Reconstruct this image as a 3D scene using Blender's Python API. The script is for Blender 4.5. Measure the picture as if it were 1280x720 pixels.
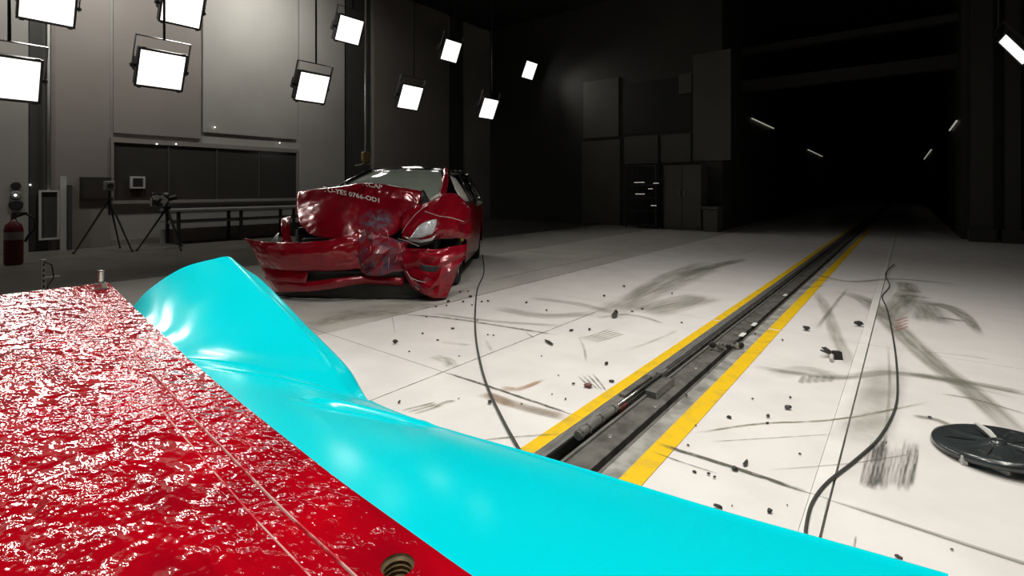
import bpy, bmesh, math, random
from mathutils import Vector, Matrix, noise, Euler
random.seed(7)
S = bpy.context.scene
for o in list(bpy.data.objects): bpy.data.objects.remove(o)
C = S.collection
PI = math.pi
# ------------------------------------------------------------------ camera
F, HZ, H = 620.0, 236.0, 1.2            # focal length (px of a 1280 wide frame), horizon row, eye height
YAW = math.atan(495/620)
FW = Vector((-math.sin(YAW), math.cos(YAW), 0)); RT = Vector((math.cos(YAW), math.sin(YAW), 0))
cam = bpy.data.cameras.new('camera'); co = bpy.data.objects.new('camera', cam); C.objects.link(co)
co.location = (0, 0, H); co.rotation_euler = (PI/2, 0, YAW)
cam.sensor_width = 36; cam.lens = 36*F/1280; cam.shift_y = -(360-HZ)/1280; cam.clip_start = .02; cam.clip_end = 200
S.camera = co
# ------------------------------------------------------------------ world, exposure, light levels
w = bpy.data.worlds.new('world'); S.world = w; w.use_nodes = True
w.node_tree.nodes['Background'].inputs[0].default_value = (.5, .52, .5, 1)
w.node_tree.nodes['Background'].inputs[1].default_value = .0
vs = S.view_settings
vs.view_transform = 'Standard'; vs.look = 'None'; vs.exposure = 0.0; vs.gamma = 1.0; vs.use_curve_mapping = False
BANK_W = 7.5       # watts of one floodlight of the wall bank
OVER_W = 32.0
AISLE_FILL_W = 62.0      # watts of one added, unseen lamp that lifts the left wall      # watts of one floodlight of the overhead rig
PANEL_E = 1.7      # glow of a lit lens panel
WARM = (1.0, .965, .90)

# ------------------------------------------------------------------ point helpers
def G(px, py, z=0.0):                   # point of the horizontal plane at height z
    zd = (H-z)*F/(py-HZ); x = (px-640)/F*zd
    v = FW*zd+RT*x; return Vector((v.x, v.y, z))
def WX(px, py, X):                      # point of the plane x = X
    k = (px-640)/F; zd = X/(FW.x+RT.x*k)
    return Vector((X, FW.y*zd+RT.y*k*zd, H-(py-HZ)/F*zd))
def WY(px, py, Y):
    k = (px-640)/F; zd = Y/(FW.y+RT.y*k)
    return Vector((FW.x*zd+RT.x*k*zd, Y, H-(py-HZ)/F*zd))
CZ = 5.32
def K(px, py, cy):                      # the wrecked car's frame: cy metres behind its nose
    zd = CZ+cy; x = (px-640)/F*zd
    v = FW*zd+RT*x; return Vector((v.x, v.y, H-(py-HZ)/F*zd))
CF = FW*CZ+RT*(-1.51*CZ/5.35)
def KL(cx, cy, cz):
    v = CF+RT*cx+FW*cy; return Vector((v.x, v.y, cz))

# ------------------------------------------------------------------ materials
MATS = {}
def mat(name, col, rough=.5, metal=0., coat=0., spec=.5, var=0., vscale=6., col2=None, bump=0., bscale=40., vdetail=6., stretch=None, rvar=0., emit=None, es=0., alpha=1., lo=.35, hi=.65, trans=0.):
    if name in MATS: return MATS[name]
    m = bpy.data.materials.new(name); m.use_nodes = True; MATS[name] = m
    nt = m.node_tree; N = nt.nodes; L = nt.links; b = N['Principled BSDF']
    b.inputs['Base Color'].default_value = (*col, 1); b.inputs['Roughness'].default_value = rough
    b.inputs['Metallic'].default_value = metal; b.inputs['Coat Weight'].default_value = coat; b.inputs['Coat Roughness'].default_value = .06
    b.inputs['Specular IOR Level'].default_value = spec; b.inputs['Alpha'].default_value = alpha
    b.inputs['Transmission Weight'].default_value = trans
    if emit: b.inputs['Emission Color'].default_value = (*emit, 1); b.inputs['Emission Strength'].default_value = es
    tc = N.new('ShaderNodeTexCoord'); mp = N.new('ShaderNodeMapping'); L.new(tc.outputs['Object'], mp.inputs[0])
    if stretch: mp.inputs['Scale'].default_value = stretch
    if var or col2:
        n = N.new('ShaderNodeTexNoise'); n.inputs['Scale'].default_value = vscale; n.inputs['Detail'].default_value = vdetail; L.new(mp.outputs[0], n.inputs['Vector'])
        r = N.new('ShaderNodeMapRange'); r.inputs[1].default_value = lo; r.inputs[2].default_value = hi; L.new(n.outputs[0], r.inputs[0])
        mx = N.new('ShaderNodeMix'); mx.data_type = 'RGBA'; L.new(r.outputs[0], mx.inputs[0])
        c2 = col2 or tuple(c*(1-var) for c in col)
        mx.inputs[6].default_value = (*col, 1); mx.inputs[7].default_value = (*c2, 1)
        L.new(mx.outputs[2], b.inputs['Base Color'])
        if rvar:
            r2 = N.new('ShaderNodeMapRange'); r2.inputs[3].default_value = rough; r2.inputs[4].default_value = rough+rvar
            L.new(r.outputs[0], r2.inputs[0]); L.new(r2.outputs[0], b.inputs['Roughness'])
    if bump:
        n2 = N.new('ShaderNodeTexNoise'); n2.inputs['Scale'].default_value = bscale; n2.inputs['Detail'].default_value = 4; L.new(mp.outputs[0], n2.inputs['Vector'])
        bp = N.new('ShaderNodeBump'); bp.inputs['Strength'].default_value = bump; bp.inputs['Distance'].default_value = .02; L.new(n2.outputs[0], bp.inputs['Height']); L.new(bp.outputs[0], b.inputs['Normal'])
    return m
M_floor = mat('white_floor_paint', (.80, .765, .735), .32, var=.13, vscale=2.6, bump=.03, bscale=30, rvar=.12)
M_floor2 = mat('grey_floor_dimmed', (.43, .41, .365), .4, var=.16, vscale=2.0, bump=.03, bscale=30)  # grey floor, tone lowered further to carry the fading light
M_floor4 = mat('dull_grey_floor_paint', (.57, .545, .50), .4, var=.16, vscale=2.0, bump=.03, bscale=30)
M_floor3 = mat('shade_darkened_aisle_floor', (.16, .15, .13), .45, var=.25, vscale=1.5)  # aisle floor, the missing light there put into a darker colour
M_conc = mat('floor_joint_concrete', (.10, .10, .09), .85, var=.5, vscale=14)
M_yellow = mat('yellow_line_paint', (.82, .52, .01), .42, col2=(.62, .40, .04), vscale=9, lo=.5, hi=.75, bump=.05)
M_white = mat('white_line_paint', (.82, .80, .76), .4, var=.1)
M_steel = mat('dark_worn_steel', (.20, .19, .17), .42, .35, var=.6, vscale=11, bump=.10, bscale=60, rvar=.2)
M_steel2 = mat('grey_rail_steel', (.34, .335, .31), .36, .5, var=.4, vscale=16, bump=.08, bscale=70, stretch=(4, .5, 1))
M_bright = mat('bright_steel', (.58, .58, .55), .25, .9, var=.25, vscale=20)
M_pit = mat('oily_pit_bottom', (.08, .075, .068), .5, var=.4, vscale=10)
M_ledge = mat('grimy_concrete_ledge', (.36, .35, .32), .7, col2=(.16, .155, .14), vscale=10, bump=.15, bscale=60)
M_wall = mat('grey_wall_paint', (.36, .35, .325), .6, var=.12, vscale=.7)
M_wall2 = mat('warm_grey_cladding', (.26, .235, .215), .6, var=.12, vscale=.8)
M_walld = mat('dark_wall_cladding', (.06, .06, .055), .6, var=.2, vscale=.8)
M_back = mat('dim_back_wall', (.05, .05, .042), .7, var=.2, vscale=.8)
M_black = mat('matt_black', (.012, .012, .012), .6)
M_ceil = mat('black_ceiling', (.02, .02, .02), .8)
M_glassd = mat('dark_window_glass', (.05, .046, .042), .12)
M_grey = mat('grey_metal', (.30, .30, .29), .5, .3, var=.2)
M_lgrey = mat('pale_grey_paint', (.55, .54, .51), .5, var=.1)
M_dark = mat('dark_plastic', (.03, .03, .03), .4, var=.2)
M_car = mat('metallic_red_car_paint', (.33, .004, .016), .2, .1, coat=.35, var=.25, vscale=5, bump=.02, bscale=14)
M_carscuff = mat('scuffed_red_paint', (.26, .006, .018), .35, coat=.5, col2=(.085, .06, .095), vscale=14, lo=.46, hi=.66, stretch=(1, 1, .5), bump=.25, bscale=35)
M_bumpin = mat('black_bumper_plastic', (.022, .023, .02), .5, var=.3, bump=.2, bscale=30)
M_roof = mat('black_roof_paint', (.02, .021, .018), .15, coat=1.)
M_ws = mat('greenish_windscreen', (.44, .50, .42), .04, spec=.8, alpha=.82, var=.15, vscale=4)
M_sideglass = mat('tinted_side_glass', (.02, .022, .02), .05, spec=.7)
M_airbag = mat('white_airbag_fabric', (.72, .71, .66), .8, bump=.1, bscale=60)
M_lens = mat('frosted_headlight_lens', (.66, .68, .72), .15, coat=.6, var=.25, vscale=18)
M_chrome = mat('scuffed_chrome', (.55, .55, .52), .3, .8, var=.3, vscale=20)
M_tyre = mat('black_tyre_rubber', (.018, .018, .018), .7, bump=.2, bscale=70)
M_letter = mat('white_vinyl_lettering', (.85, .83, .80), .5)
M_yv = mat('yellow_vinyl_marker', (.70, .50, .06), .5)
M_cord = mat('dark_rubber_cord', (.05, .048, .042), .6, var=.3, vscale=30)
M_wc = mat('glossy_black_wheel_cover', (.035, .042, .042), .25, coat=.4, var=.3, vscale=8)
M_deb = mat('black_plastic_fragment', (.03, .029, .026), .45, var=.5, vscale=40, bump=.4, bscale=80)
M_debr = mat('red_brown_fragment', (.16, .035, .03), .5, var=.5, vscale=40)
M_silver = mat('broken_silver_fragment', (.55, .54, .50), .3, .7, col2=(.06, .06, .05), vscale=40)
M_tan = mat('tan_fabric', (.45, .33, .2), .8)
M_red = mat('extinguisher_red', (.12, .008, .008), .4)
M_hook = mat('yellow_crane_paint', (.55, .40, .12), .45, var=.4, vscale=20)
M_cyan = mat('cyan_sheet_paint', (.0, .66, .75), .17, coat=.0, spec=.24, var=.04, vscale=1.5)
M_core = mat('aluminium_honeycomb', (.5, .5, .5), .4, .8, var=.4, vscale=60)
M_lamp = mat('black_lamp_housing', (.03, .03, .03), .5)
M_lampf = mat('lamp_frame_metal', (.10, .10, .10), .4, .6)
M_lit = mat('lit_lens_panel', (1, 1, 1), .5, emit=(1, .985, .95), es=PANEL_E)
M_tube = mat('dim_strip_and_glint_glow', (.5, .5, .45), .4, emit=(1, .95, .8), es=.32)
M_led = mat('indicator_led', (.8, .8, .8), .4, emit=(1, 1, .95), es=3.)

def slab_mat():                          # thick, lumpy, glossy brushed-on red paint
    m = bpy.data.materials.new('thick_glossy_red_paint'); m.use_nodes = True
    nt = m.node_tree; N = nt.nodes; L = nt.links; b = N['Principled BSDF']
    b.inputs['Roughness'].default_value = .055; b.inputs['Coat Weight'].default_value = .0; b.inputs['Coat Roughness'].default_value = .08
    tc = N.new('ShaderNodeTexCoord')
    mp = N.new('ShaderNodeMapping'); L.new(tc.outputs['Object'], mp.inputs[0]); mp.inputs['Scale'].default_value = (1., 1.9, 1); mp.inputs['Rotation'].default_value = (0, 0, .35)
    c = N.new('ShaderNodeTexNoise'); c.inputs['Scale'].default_value = 7; c.inputs['Detail'].default_value = 5; L.new(mp.outputs[0], c.inputs['Vector'])
    cr = N.new('ShaderNodeValToRGB'); cr.color_ramp.elements[0].position = .35; cr.color_ramp.elements[0].color = (.27, .001, .007, 1)
    cr.color_ramp.elements[1].position = .7; cr.color_ramp.elements[1].color = (.44, .001, .008, 1); L.new(c.outputs[0], cr.inputs[0]); L.new(cr.outputs[0], b.inputs['Base Color'])
    n1 = N.new('ShaderNodeTexNoise'); n1.inputs['Scale'].default_value = 20; n1.inputs['Detail'].default_value = 1; L.new(mp.outputs[0], n1.inputs['Vector'])
    n2 = N.new('ShaderNodeTexNoise'); n2.inputs['Scale'].default_value = 62; n2.inputs['Detail'].default_value = 1.2; L.new(mp.outputs[0], n2.inputs['Vector'])
    g = N.new('ShaderNodeTexNoise'); g.inputs['Scale'].default_value = 5.; g.inputs['Detail'].default_value = 2; L.new(mp.outputs[0], g.inputs['Vector'])
    mr = N.new('ShaderNodeMapRange'); mr.inputs[1].default_value = .38; mr.inputs[2].default_value = .62; mr.inputs[3].default_value = .25; mr.inputs[4].default_value = 1.; L.new(g.outputs[0], mr.inputs[0])
    b1 = N.new('ShaderNodeBump'); b1.inputs['Distance'].default_value = .010; b1.inputs['Strength'].default_value = .7; L.new(n1.outputs[0], b1.inputs['Height'])
    mm = N.new('ShaderNodeMath'); mm.operation = 'MULTIPLY'; L.new(n2.outputs[0], mm.inputs[0]); L.new(mr.outputs[0], mm.inputs[1])
    b2 = N.new('ShaderNodeBump'); b2.inputs['Distance'].default_value = .0055; b2.inputs['Strength'].default_value = .9; L.new(mm.outputs[0], b2.inputs['Height']); L.new(b1.outputs[0], b2.inputs['Normal'])
    L.new(b2.outputs[0], b.inputs['Normal']); L.new(b2.outputs[0], b.inputs['Coat Normal'])
    return m
M_slab = slab_mat()

def decal_mat(name, col, cover=.5, scale=30., streak=8., soft=.25, along=1.):   # rubber or dirt rubbed thinly onto the paint
    m = bpy.data.materials.new(name); m.use_nodes = True
    nt = m.node_tree; N = nt.nodes; L = nt.links; b = N['Principled BSDF']
    b.inputs['Base Color'].default_value = (*col, 1); b.inputs['Roughness'].default_value = .6
    uv = N.new('ShaderNodeUVMap'); mp = N.new('ShaderNodeMapping'); L.new(uv.outputs[0], mp.inputs[0]); mp.inputs['Scale'].default_value = (along, streak, 1)
    n = N.new('ShaderNodeTexNoise'); n.inputs['Scale'].default_value = scale; n.inputs['Detail'].default_value = 5; L.new(mp.outputs[0], n.inputs['Vector'])
    r = N.new('ShaderNodeMapRange'); r.inputs[1].default_value = .5-soft; r.inputs[2].default_value = .5+soft; r.inputs[3].default_value = 0; r.inputs[4].default_value = 1
    L.new(n.outputs[0], r.inputs[0])
    at = N.new('ShaderNodeAttribute'); at.attribute_name = 'fade'
    m1 = N.new('ShaderNodeMath'); m1.operation = 'MULTIPLY'; L.new(r.outputs[0], m1.inputs[0]); L.new(at.outputs['Fac'], m1.inputs[1])
    m2 = N.new('ShaderNodeMath'); m2.operation = 'MULTIPLY'; m2.use_clamp = True; L.new(m1.outputs[0], m2.inputs[0]); m2.inputs[1].default_value = cover*2
    L.new(m2.outputs[0], b.inputs['Alpha'])
    return m
D_tyre = decal_mat('grey_green_tyre_rubber', (.20, .20, .15), .48, 4, 5, .40, .5)
D_thin = decal_mat('dark_scuff_line', (.10, .10, .075), .6, 14, 2)
D_dark = decal_mat('black_hatched_dirt', (.08, .08, .06), .55, 26, 3, .2, .22)
D_tan = decal_mat('tan_rust_stain', (.42, .27, .16), .55, 7, 1)
D_green = decal_mat('olive_rubber_stripe', (.20, .20, .11), .55, 10, 3)
D_haze = decal_mat('faint_dirt_film', (.30, .29, .24), .30, 4, 1)
D_red = decal_mat('red_paint_scratch', (.42, .06, .06), .5, 14, 2)

# ------------------------------------------------------------------ mesh helpers
def link(o, parent=None):
    C.objects.link(o)
    if parent is not None: o.parent = parent
    return o
def root_loc(p):
    l = Vector((0, 0, 0))
    while p is not None: l += p.location; p = p.parent
    return l
def mesh(name, verts, faces, m, parent=None, smooth=False, loc=None, solid=0., bevel=0., uvs=None):
    off = root_loc(parent) if parent is not None else Vector((0, 0, 0))
    if loc is not None and parent is None: off = Vector(loc)
    me = bpy.data.meshes.new(name); me.from_pydata([tuple(Vector(v)-off) for v in verts], [], faces); me.update()
    if isinstance(m, (list, tuple)):
        for x in m: me.materials.append(x)
    else: me.materials.append(m)
    if smooth: me.polygons.foreach_set('use_smooth', [True]*len(me.polygons))
    o = bpy.data.objects.new(name, me); link(o, parent)
    if loc is not None and parent is None: o.location = loc
    if solid: s = o.modifiers.new('solid', 'SOLIDIFY'); s.thickness = solid; s.offset = -1
    if bevel: s = o.modifiers.new('bevel', 'BEVEL'); s.width = bevel; s.segments = 2; s.limit_method = 'ANGLE'
    return o
class MB:
    def __init__(s): s.v = []; s.f = []
    def add(s, vs, fs):
        n = len(s.v); s.v += [Vector(v) for v in vs]; s.f += [tuple(i+n for i in f) for f in fs]; return s
    def box(s, a, b, R=None, o=None):
        vs = [Vector((x, y, z)) for x in (a[0], b[0]) for y in (a[1], b[1]) for z in (a[2], b[2])]
        if R is not None: vs = [R @ v for v in vs]
        if o is not None: vs = [v+Vector(o) for v in vs]
        return s.add(vs, [(0, 1, 3, 2), (4, 6, 7, 5), (0, 4, 5, 1), (2, 3, 7, 6), (0, 2, 6, 4), (1, 5, 7, 3)])
    def tube(s, pts, r, n=8, caps=True):
        pts = [Vector(p) for p in pts]; rs = r if isinstance(r, (list, tuple)) else [r]*len(pts)
        base = len(s.v); prev = None
        for i, p in enumerate(pts):
            t = (pts[min(i+1, len(pts)-1)]-pts[max(i-1, 0)]).normalized()
            if prev is None:
                a = t.cross(Vector((0, 0, 1)));
                if a.length < .05: a = t.cross(Vector((1, 0, 0)))
            else: a = prev-t*prev.dot(t)
            a.normalize(); prev = a; b = t.cross(a)
            for k in range(n):
                q = 2*PI*k/n; s.v.append(p+(a*math.cos(q)+b*math.sin(q))*rs[i])
        for i in range(len(pts)-1):
            for k in range(n):
                k2 = (k+1) % n; s.f.append((base+i*n+k, base+i*n+k2, base+(i+1)*n+k2, base+(i+1)*n+k))
        if caps:
            s.f.append(tuple(base+k for k in reversed(range(n)))); s.f.append(tuple(base+(len(pts)-1)*n+k for k in range(n)))
        return s
    def lathe(s, prof, n=32, c=(0, 0, 0), R=None):
        base = len(s.v); c = Vector(c)
        for (r, z) in prof:
            for k in range(n):
                v = Vector((r*math.cos(2*PI*k/n), r*math.sin(2*PI*k/n), z))
                s.v.append((R @ v if R is not None else v)+c)
        for i in range(len(prof)-1):
            for k in range(n):
                k2 = (k+1) % n; s.f.append((base+i*n+k, base+i*n+k2, base+(i+1)*n+k2, base+(i+1)*n+k))
        return s
    def build(s, name, m, parent=None, **kw): return mesh(name, s.v, s.f, m, parent, **kw)
def empty(name, loc, label, cat, group=None):
    o = bpy.data.objects.new(name, None); C.objects.link(o); o.location = loc; o.empty_display_size = .1
    return tag(o, label, cat, group)
def tag(o, label, cat, group=None):
    o['label'] = label; o['category'] = cat
    if group: o['group'] = group
    return o
def struct(o): o['kind'] = 'structure'; return o
def copy_tree(o, parent=None):
    c = o.copy(); C.objects.link(c); c.parent = parent
    for ch in list(o.children): copy_tree(ch, c)
    return c
def crom(p, t):                           # Catmull-Rom through a list of vectors, t in 0..len-1
    i = min(int(t), len(p)-2); u = t-i
    p1, p2 = p[i], p[i+1]; p0 = p[i-1] if i > 0 else p1*2-p2; p3 = p[i+2] if i+2 < len(p) else p2*2-p1
    return (p1*2+(p2-p0)*u+(p0*2-p1*5+p2*4-p3)*u*u+(p1*3-p0-p2*3+p3)*u*u*u)*.5
def surf(rows, n=6, amp=0., sc=6., ndir=None):
    nr, nc = len(rows), len(rows[0]); R = (nr-1)*n+1; Q = (nc-1)*n+1; vs = []
    cols = [[crom(row, j/n) for j in range(Q)] for row in rows]
    for i in range(R):
        for j in range(Q):
            p = crom([cols[k][j] for k in range(nr)], i/n)
            if amp:
                d = ndir or -FW
                a = noise.noise(p*sc); b = 1-abs(noise.noise(p*sc*2.1+Vector((9, 3, 1))))*2.4
                p = p+d*(amp*(.7*a+.55*b+(.35*(1-abs(noise.noise(p*sc*4+Vector((1, 7, 2))))*3))))+Vector((0, 0, 1))*(amp*.4*noise.noise(p*sc*1.3+Vector((4, 4, 4))))
            vs.append(p)
    fs = [(i*Q+j, i*Q+j+1, (i+1)*Q+j+1, (i+1)*Q+j) for i in range(R-1) for j in range(Q-1)]
    return vs, fs, R, Q
def patch(name, rows, m, parent, f=K, n=6, amp=0., sc=6., solid=.004):
    rows = [[f(*p) for p in r] for r in rows]
    vs, fs, R, Q = surf(rows, n, amp, sc)
    return mesh(name, vs, fs, m, parent, smooth=True, solid=solid)

def crumpled(name, rows, m, parent, jit=.03, n=3, seed=1, f=K):     # torn sheet metal: jittered control net, hard folds between facets
    rows = [[f(*p) for p in r] for r in rows]; vs, fs, Rn, Q = surf(rows, 2); r = random.Random(seed)
    for i in range(Rn):
        for j in range(Q):
            k = .45 if (i in (0, Rn-1) or j in (0, Q-1)) else 1.
            vs[i*Q+j] = vs[i*Q+j]-FW*(r.uniform(-1, 1)*jit*k)+RT*(r.uniform(-.5, .5)*jit*k)+Vector((0, 0, r.uniform(-.5, .5)*jit*k))
    def at(u, v):
        i = min(int(u), Rn-2); j = min(int(v), Q-2); a, b = u-i, v-j
        p00, p01, p10, p11 = vs[i*Q+j], vs[i*Q+j+1], vs[(i+1)*Q+j], vs[(i+1)*Q+j+1]
        if a+b <= 1: return p00+(p10-p00)*a+(p01-p00)*b
        return p11+(p01-p11)*(1-a)+(p10-p11)*(1-b)
    A, B = (Rn-1)*n+1, (Q-1)*n+1
    v2 = [at(i/n, j/n) for i in range(A) for j in range(B)]
    v2 = [p-FW*(.006*noise.noise(p*17)+.004*noise.noise(p*34)) for p in v2]
    f2 = []
    for i in range(A-1):
        for j in range(B-1):
            a = i*B+j; f2 += [(a, a+1, a+B), (a+1, a+B+1, a+B)]
    o = mesh(name, v2, f2, m, parent, smooth=True, solid=.004)
    o.data.set_sharp_from_angle(angle=math.radians(24)); return o

# ------------------------------------------------------------------ the hall
XL, YB, XE, XR, ZC = -13.1, 15.0, -4.2, 3.2, 7.5
XT, YP, YF = 1.0, 16.0, 60.0
fl = struct(MB().box((XL-.3, -6, -.30), (-1.33, YF, -.016)).box((-.93, -6, -.30), (XR+.3, YF, -.016)).box((-1.33, -6, -.30), (-.93, YF, -.13)).build('floor', M_conc))
xs_l = [XL, -10.5, -8.0, -5.9, -3.78, -2.38, -1.40]; xs_r = [-.84, -.235, 1.15, XR]
ys = [-6, -2.5, -.1, 2.26, 4.70, 7.1, 9.5, 11.9, 15, 22, 32, YF]
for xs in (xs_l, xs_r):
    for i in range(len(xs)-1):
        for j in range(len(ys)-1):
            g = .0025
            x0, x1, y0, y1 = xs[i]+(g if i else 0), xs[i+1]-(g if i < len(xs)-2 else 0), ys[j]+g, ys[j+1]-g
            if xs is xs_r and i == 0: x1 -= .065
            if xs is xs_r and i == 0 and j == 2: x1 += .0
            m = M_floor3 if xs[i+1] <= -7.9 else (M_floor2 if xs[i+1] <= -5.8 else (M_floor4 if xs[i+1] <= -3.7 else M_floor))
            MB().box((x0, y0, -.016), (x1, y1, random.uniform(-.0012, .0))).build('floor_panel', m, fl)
for j in range(len(ys)-1):
    MB().box((-.300, ys[j]+.002, -.016), (-.240, ys[j+1]-.002, .002)).build('cover_strip', M_white if j else M_lgrey, fl)
for j in range(len(ys)-1):
    for x0, x1 in ((-1.40, -1.325), (-.935, -.842)):
        e0, e1 = (.012 if ys[j] == 4.7 else .001), (.012 if ys[j+1] == 4.7 else .001)
        MB().box((x0, ys[j]+e0, -.016), (x1, ys[j+1]-e1, .0006)).build('yellow_line', M_yellow, fl)
        if ys[j+1] == 4.7: MB().box((x0, ys[j+1]-.010, -.016), (x1, ys[j+1]+.010, .0005)).build('white_joint_mark', M_white, fl)

# walls
wl = struct(MB().box((XL-.3, -6, 0), (XL, YB+.3, ZC)).build('wall_left', M_wall))
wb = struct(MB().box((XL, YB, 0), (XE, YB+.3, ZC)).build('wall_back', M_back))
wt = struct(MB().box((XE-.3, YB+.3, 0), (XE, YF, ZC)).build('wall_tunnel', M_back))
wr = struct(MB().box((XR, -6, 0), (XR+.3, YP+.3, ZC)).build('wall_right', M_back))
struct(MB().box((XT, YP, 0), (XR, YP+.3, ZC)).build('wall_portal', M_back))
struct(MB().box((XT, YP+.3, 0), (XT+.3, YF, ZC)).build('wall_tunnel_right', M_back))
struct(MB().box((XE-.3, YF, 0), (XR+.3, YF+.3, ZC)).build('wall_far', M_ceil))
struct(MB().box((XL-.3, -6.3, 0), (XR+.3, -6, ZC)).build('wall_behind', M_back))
struct(MB().box((XL-.3, -6.3, ZC), (XR+.3, YF+.3, ZC+.2)).build('ceiling', M_ceil))
def wallbox(px0, py0, px1, py1, name, m, parent, d0=0., d1=.06, X=XL):      # upright panel on the left wall
    a = WX(px0, (py0+py1)/2, X); b = WX(px1, (py0+py1)/2, X); cpx = (px0+px1)/2
    t = WX(cpx, py0, X).z; u = WX(cpx, py1, X).z
    return MB().box((X+d0, min(a.y, b.y), max(u, .0)), (X+d1, max(a.y, b.y), min(t, ZC))).build(name, m, parent, bevel=.006)
wallbox(-40, -200, 33, 330, 'wall_pier', M_wall, wl, 0, .22)
wallbox(36, -200, 60, 330, 'dark_recess_panel', M_walld, wl, 0, .04)
wallbox(63, -200, 137, 330, 'cladding_panel', M_wall2, wl, 0, .05)
wallbox(372, -200, 428, 330, 'cladding_panel', M_wall, wl, 0, .12)
wallbox(431, -200, 461, 330, 'dark_recess_panel', M_walld, wl, 0, .05)
wallbox(465, -200, 558, 330, 'cladding_panel', M_wall2, wl, 0, .10)
wallbox(562, -200, 578, 330, 'dark_recess_panel', M_walld, wl, 0, .04)
wallbox(141, -200, 250, 170, 'upper_cladding_panel', M_wall2, wl, 0, .05)
wallbox(253, -200, 369, 170, 'upper_cladding_panel', M_wall, wl, 0, .05)
win = MB(); win.box((XL, WX(141, 200, XL).y, .95), (XL+.05, WX(369, 200, XL).y, 2.18)); win = struct(win.build('window_1', M_glassd))
y0, y1 = WX(141, 200, XL).y, WX(369, 200, XL).y
wf = MB().box((XL, y0-.05, .88), (XL+.09, y1+.05, .95)).box((XL, y0-.05, 2.18), (XL+.09, y1+.05, 2.28)).box((XL, y0-.05, .95), (XL+.09, y0, 2.18)).box((XL, y1, .95), (XL+.09, y1+.05, 2.18))
wf.build('window_frame', M_wall2, win)
for k in range(1, 4):
    yy = y0+(y1-y0)*k/4; MB().box((XL+.04, yy-.02, .95), (XL+.07, yy+.02, 2.18)).build('mullion', M_walld, win)
struct(MB().box((XL, -6, 0), (XL+.03, YB, .12)).build('baseboard_left', M_wall2))

# back wall: pale boards, dark doorway, shelf frames
def backbox(px0, py0, px1, py1, name, m, parent, d0=.0, d1=.05, Y=YB):
    a = WY(px0, (py0+py1)/2, Y); b = WY(px1, (py0+py1)/2, Y); c = (px0+px1)/2
    return MB().box((a.x, Y-d1, max(0, WY(c, py1, Y).z)), (b.x, Y-d0, min(ZC, WY(c, py0, Y).z))).build(name, m, parent, bevel=.005)
M_bp = mat('pale_back_board', (.11, .11, .093), .7, var=.15, vscale=1.2)
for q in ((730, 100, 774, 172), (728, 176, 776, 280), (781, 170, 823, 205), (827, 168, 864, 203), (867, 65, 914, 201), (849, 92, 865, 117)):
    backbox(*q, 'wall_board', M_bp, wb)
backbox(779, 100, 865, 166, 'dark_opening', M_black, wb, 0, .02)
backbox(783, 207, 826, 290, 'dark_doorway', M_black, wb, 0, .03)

# ------------------------------------------------------------------ floor marks (thin films of rubber, dirt and paint lying on the panels)
zmark = [.0016]
def strip(name, pts, width, m, fade=1., n=10, taper=True, w2=None):
    P = [p if isinstance(p, Vector) else G(*p) for p in pts]; T = (len(P)-1)*n+1; c = [crom(P, i/n) for i in range(T)]
    vs = []; fs = []; uv = []; fd = []; L = 0; zmark[0] += .00003; J = 4
    for i, p in enumerate(c):
        if i: L += (c[i]-c[i-1]).length
        t = (c[min(i+1, T-1)]-c[max(i-1, 0)]).normalized(); s = Vector((-t.y, t.x, 0)); u = i/(T-1)
        ww = width+((w2-width)*u if w2 is not None else 0)
        for k in range(J+1):
            q = k/J-.5; vs.append((*(p+s*ww*q).xy, zmark[0])); uv.append((L, ww*(k/J)))
            e = 1-abs(q*2)**2.2
            fd.append(fade*(e if J > 1 else 1)*(min(1, 6*u, 6*(1-u)) if taper else 1))
    for i in range(T-1):
        for k in range(J): a = i*(J+1)+k; fs.append((a, a+1, a+J+2, a+J+1))
    o = mesh(name, vs, fs, m, fl)
    ul = o.data.uv_layers.new(name='UVMap')
    for l in o.data.loops: ul.data[l.index].uv = uv[l.vertex_index]
    at = o.data.attributes.new('fade', 'FLOAT', 'POINT'); at.data.foreach_set('value', fd)
    return o
# joints that carry dirt along the slab seams
V = Vector
strip('joint_grime', [V((-2.36, 2.262, 0)), V((-1.9, 2.264, 0)), V((-1.39, 2.258, 0))], .03, D_thin, 1.3)
strip('joint_grime', [V((-2.38, 1.4, 0)), V((-2.38, 3, 0)), V((-2.38, 4.6, 0))], .012, D_thin, .8)
strip('joint_grime', [V((-.92, 2.25, 0)), V((-.6, 2.262, 0)), V((-.31, 2.258, 0))], .035, D_thin, 1.5)
strip('joint_grime', [V((-.23, 2.26, 0)), V((.2, 2.262, 0)), V((.9, 2.27, 0))], .03, D_tyre, 1.2)
strip('joint_grime', [V((-3.78, 2.5, 0)), V((-3.78, 5, 0)), V((-3.78, 8, 0))], .03, D_thin, .6)
strip('joint_grime', [V((-.92, 2.17, 0)), V((-.8, 2.165, 0)), V((-.62, 2.17, 0))], .012, D_thin, .9)
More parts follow.
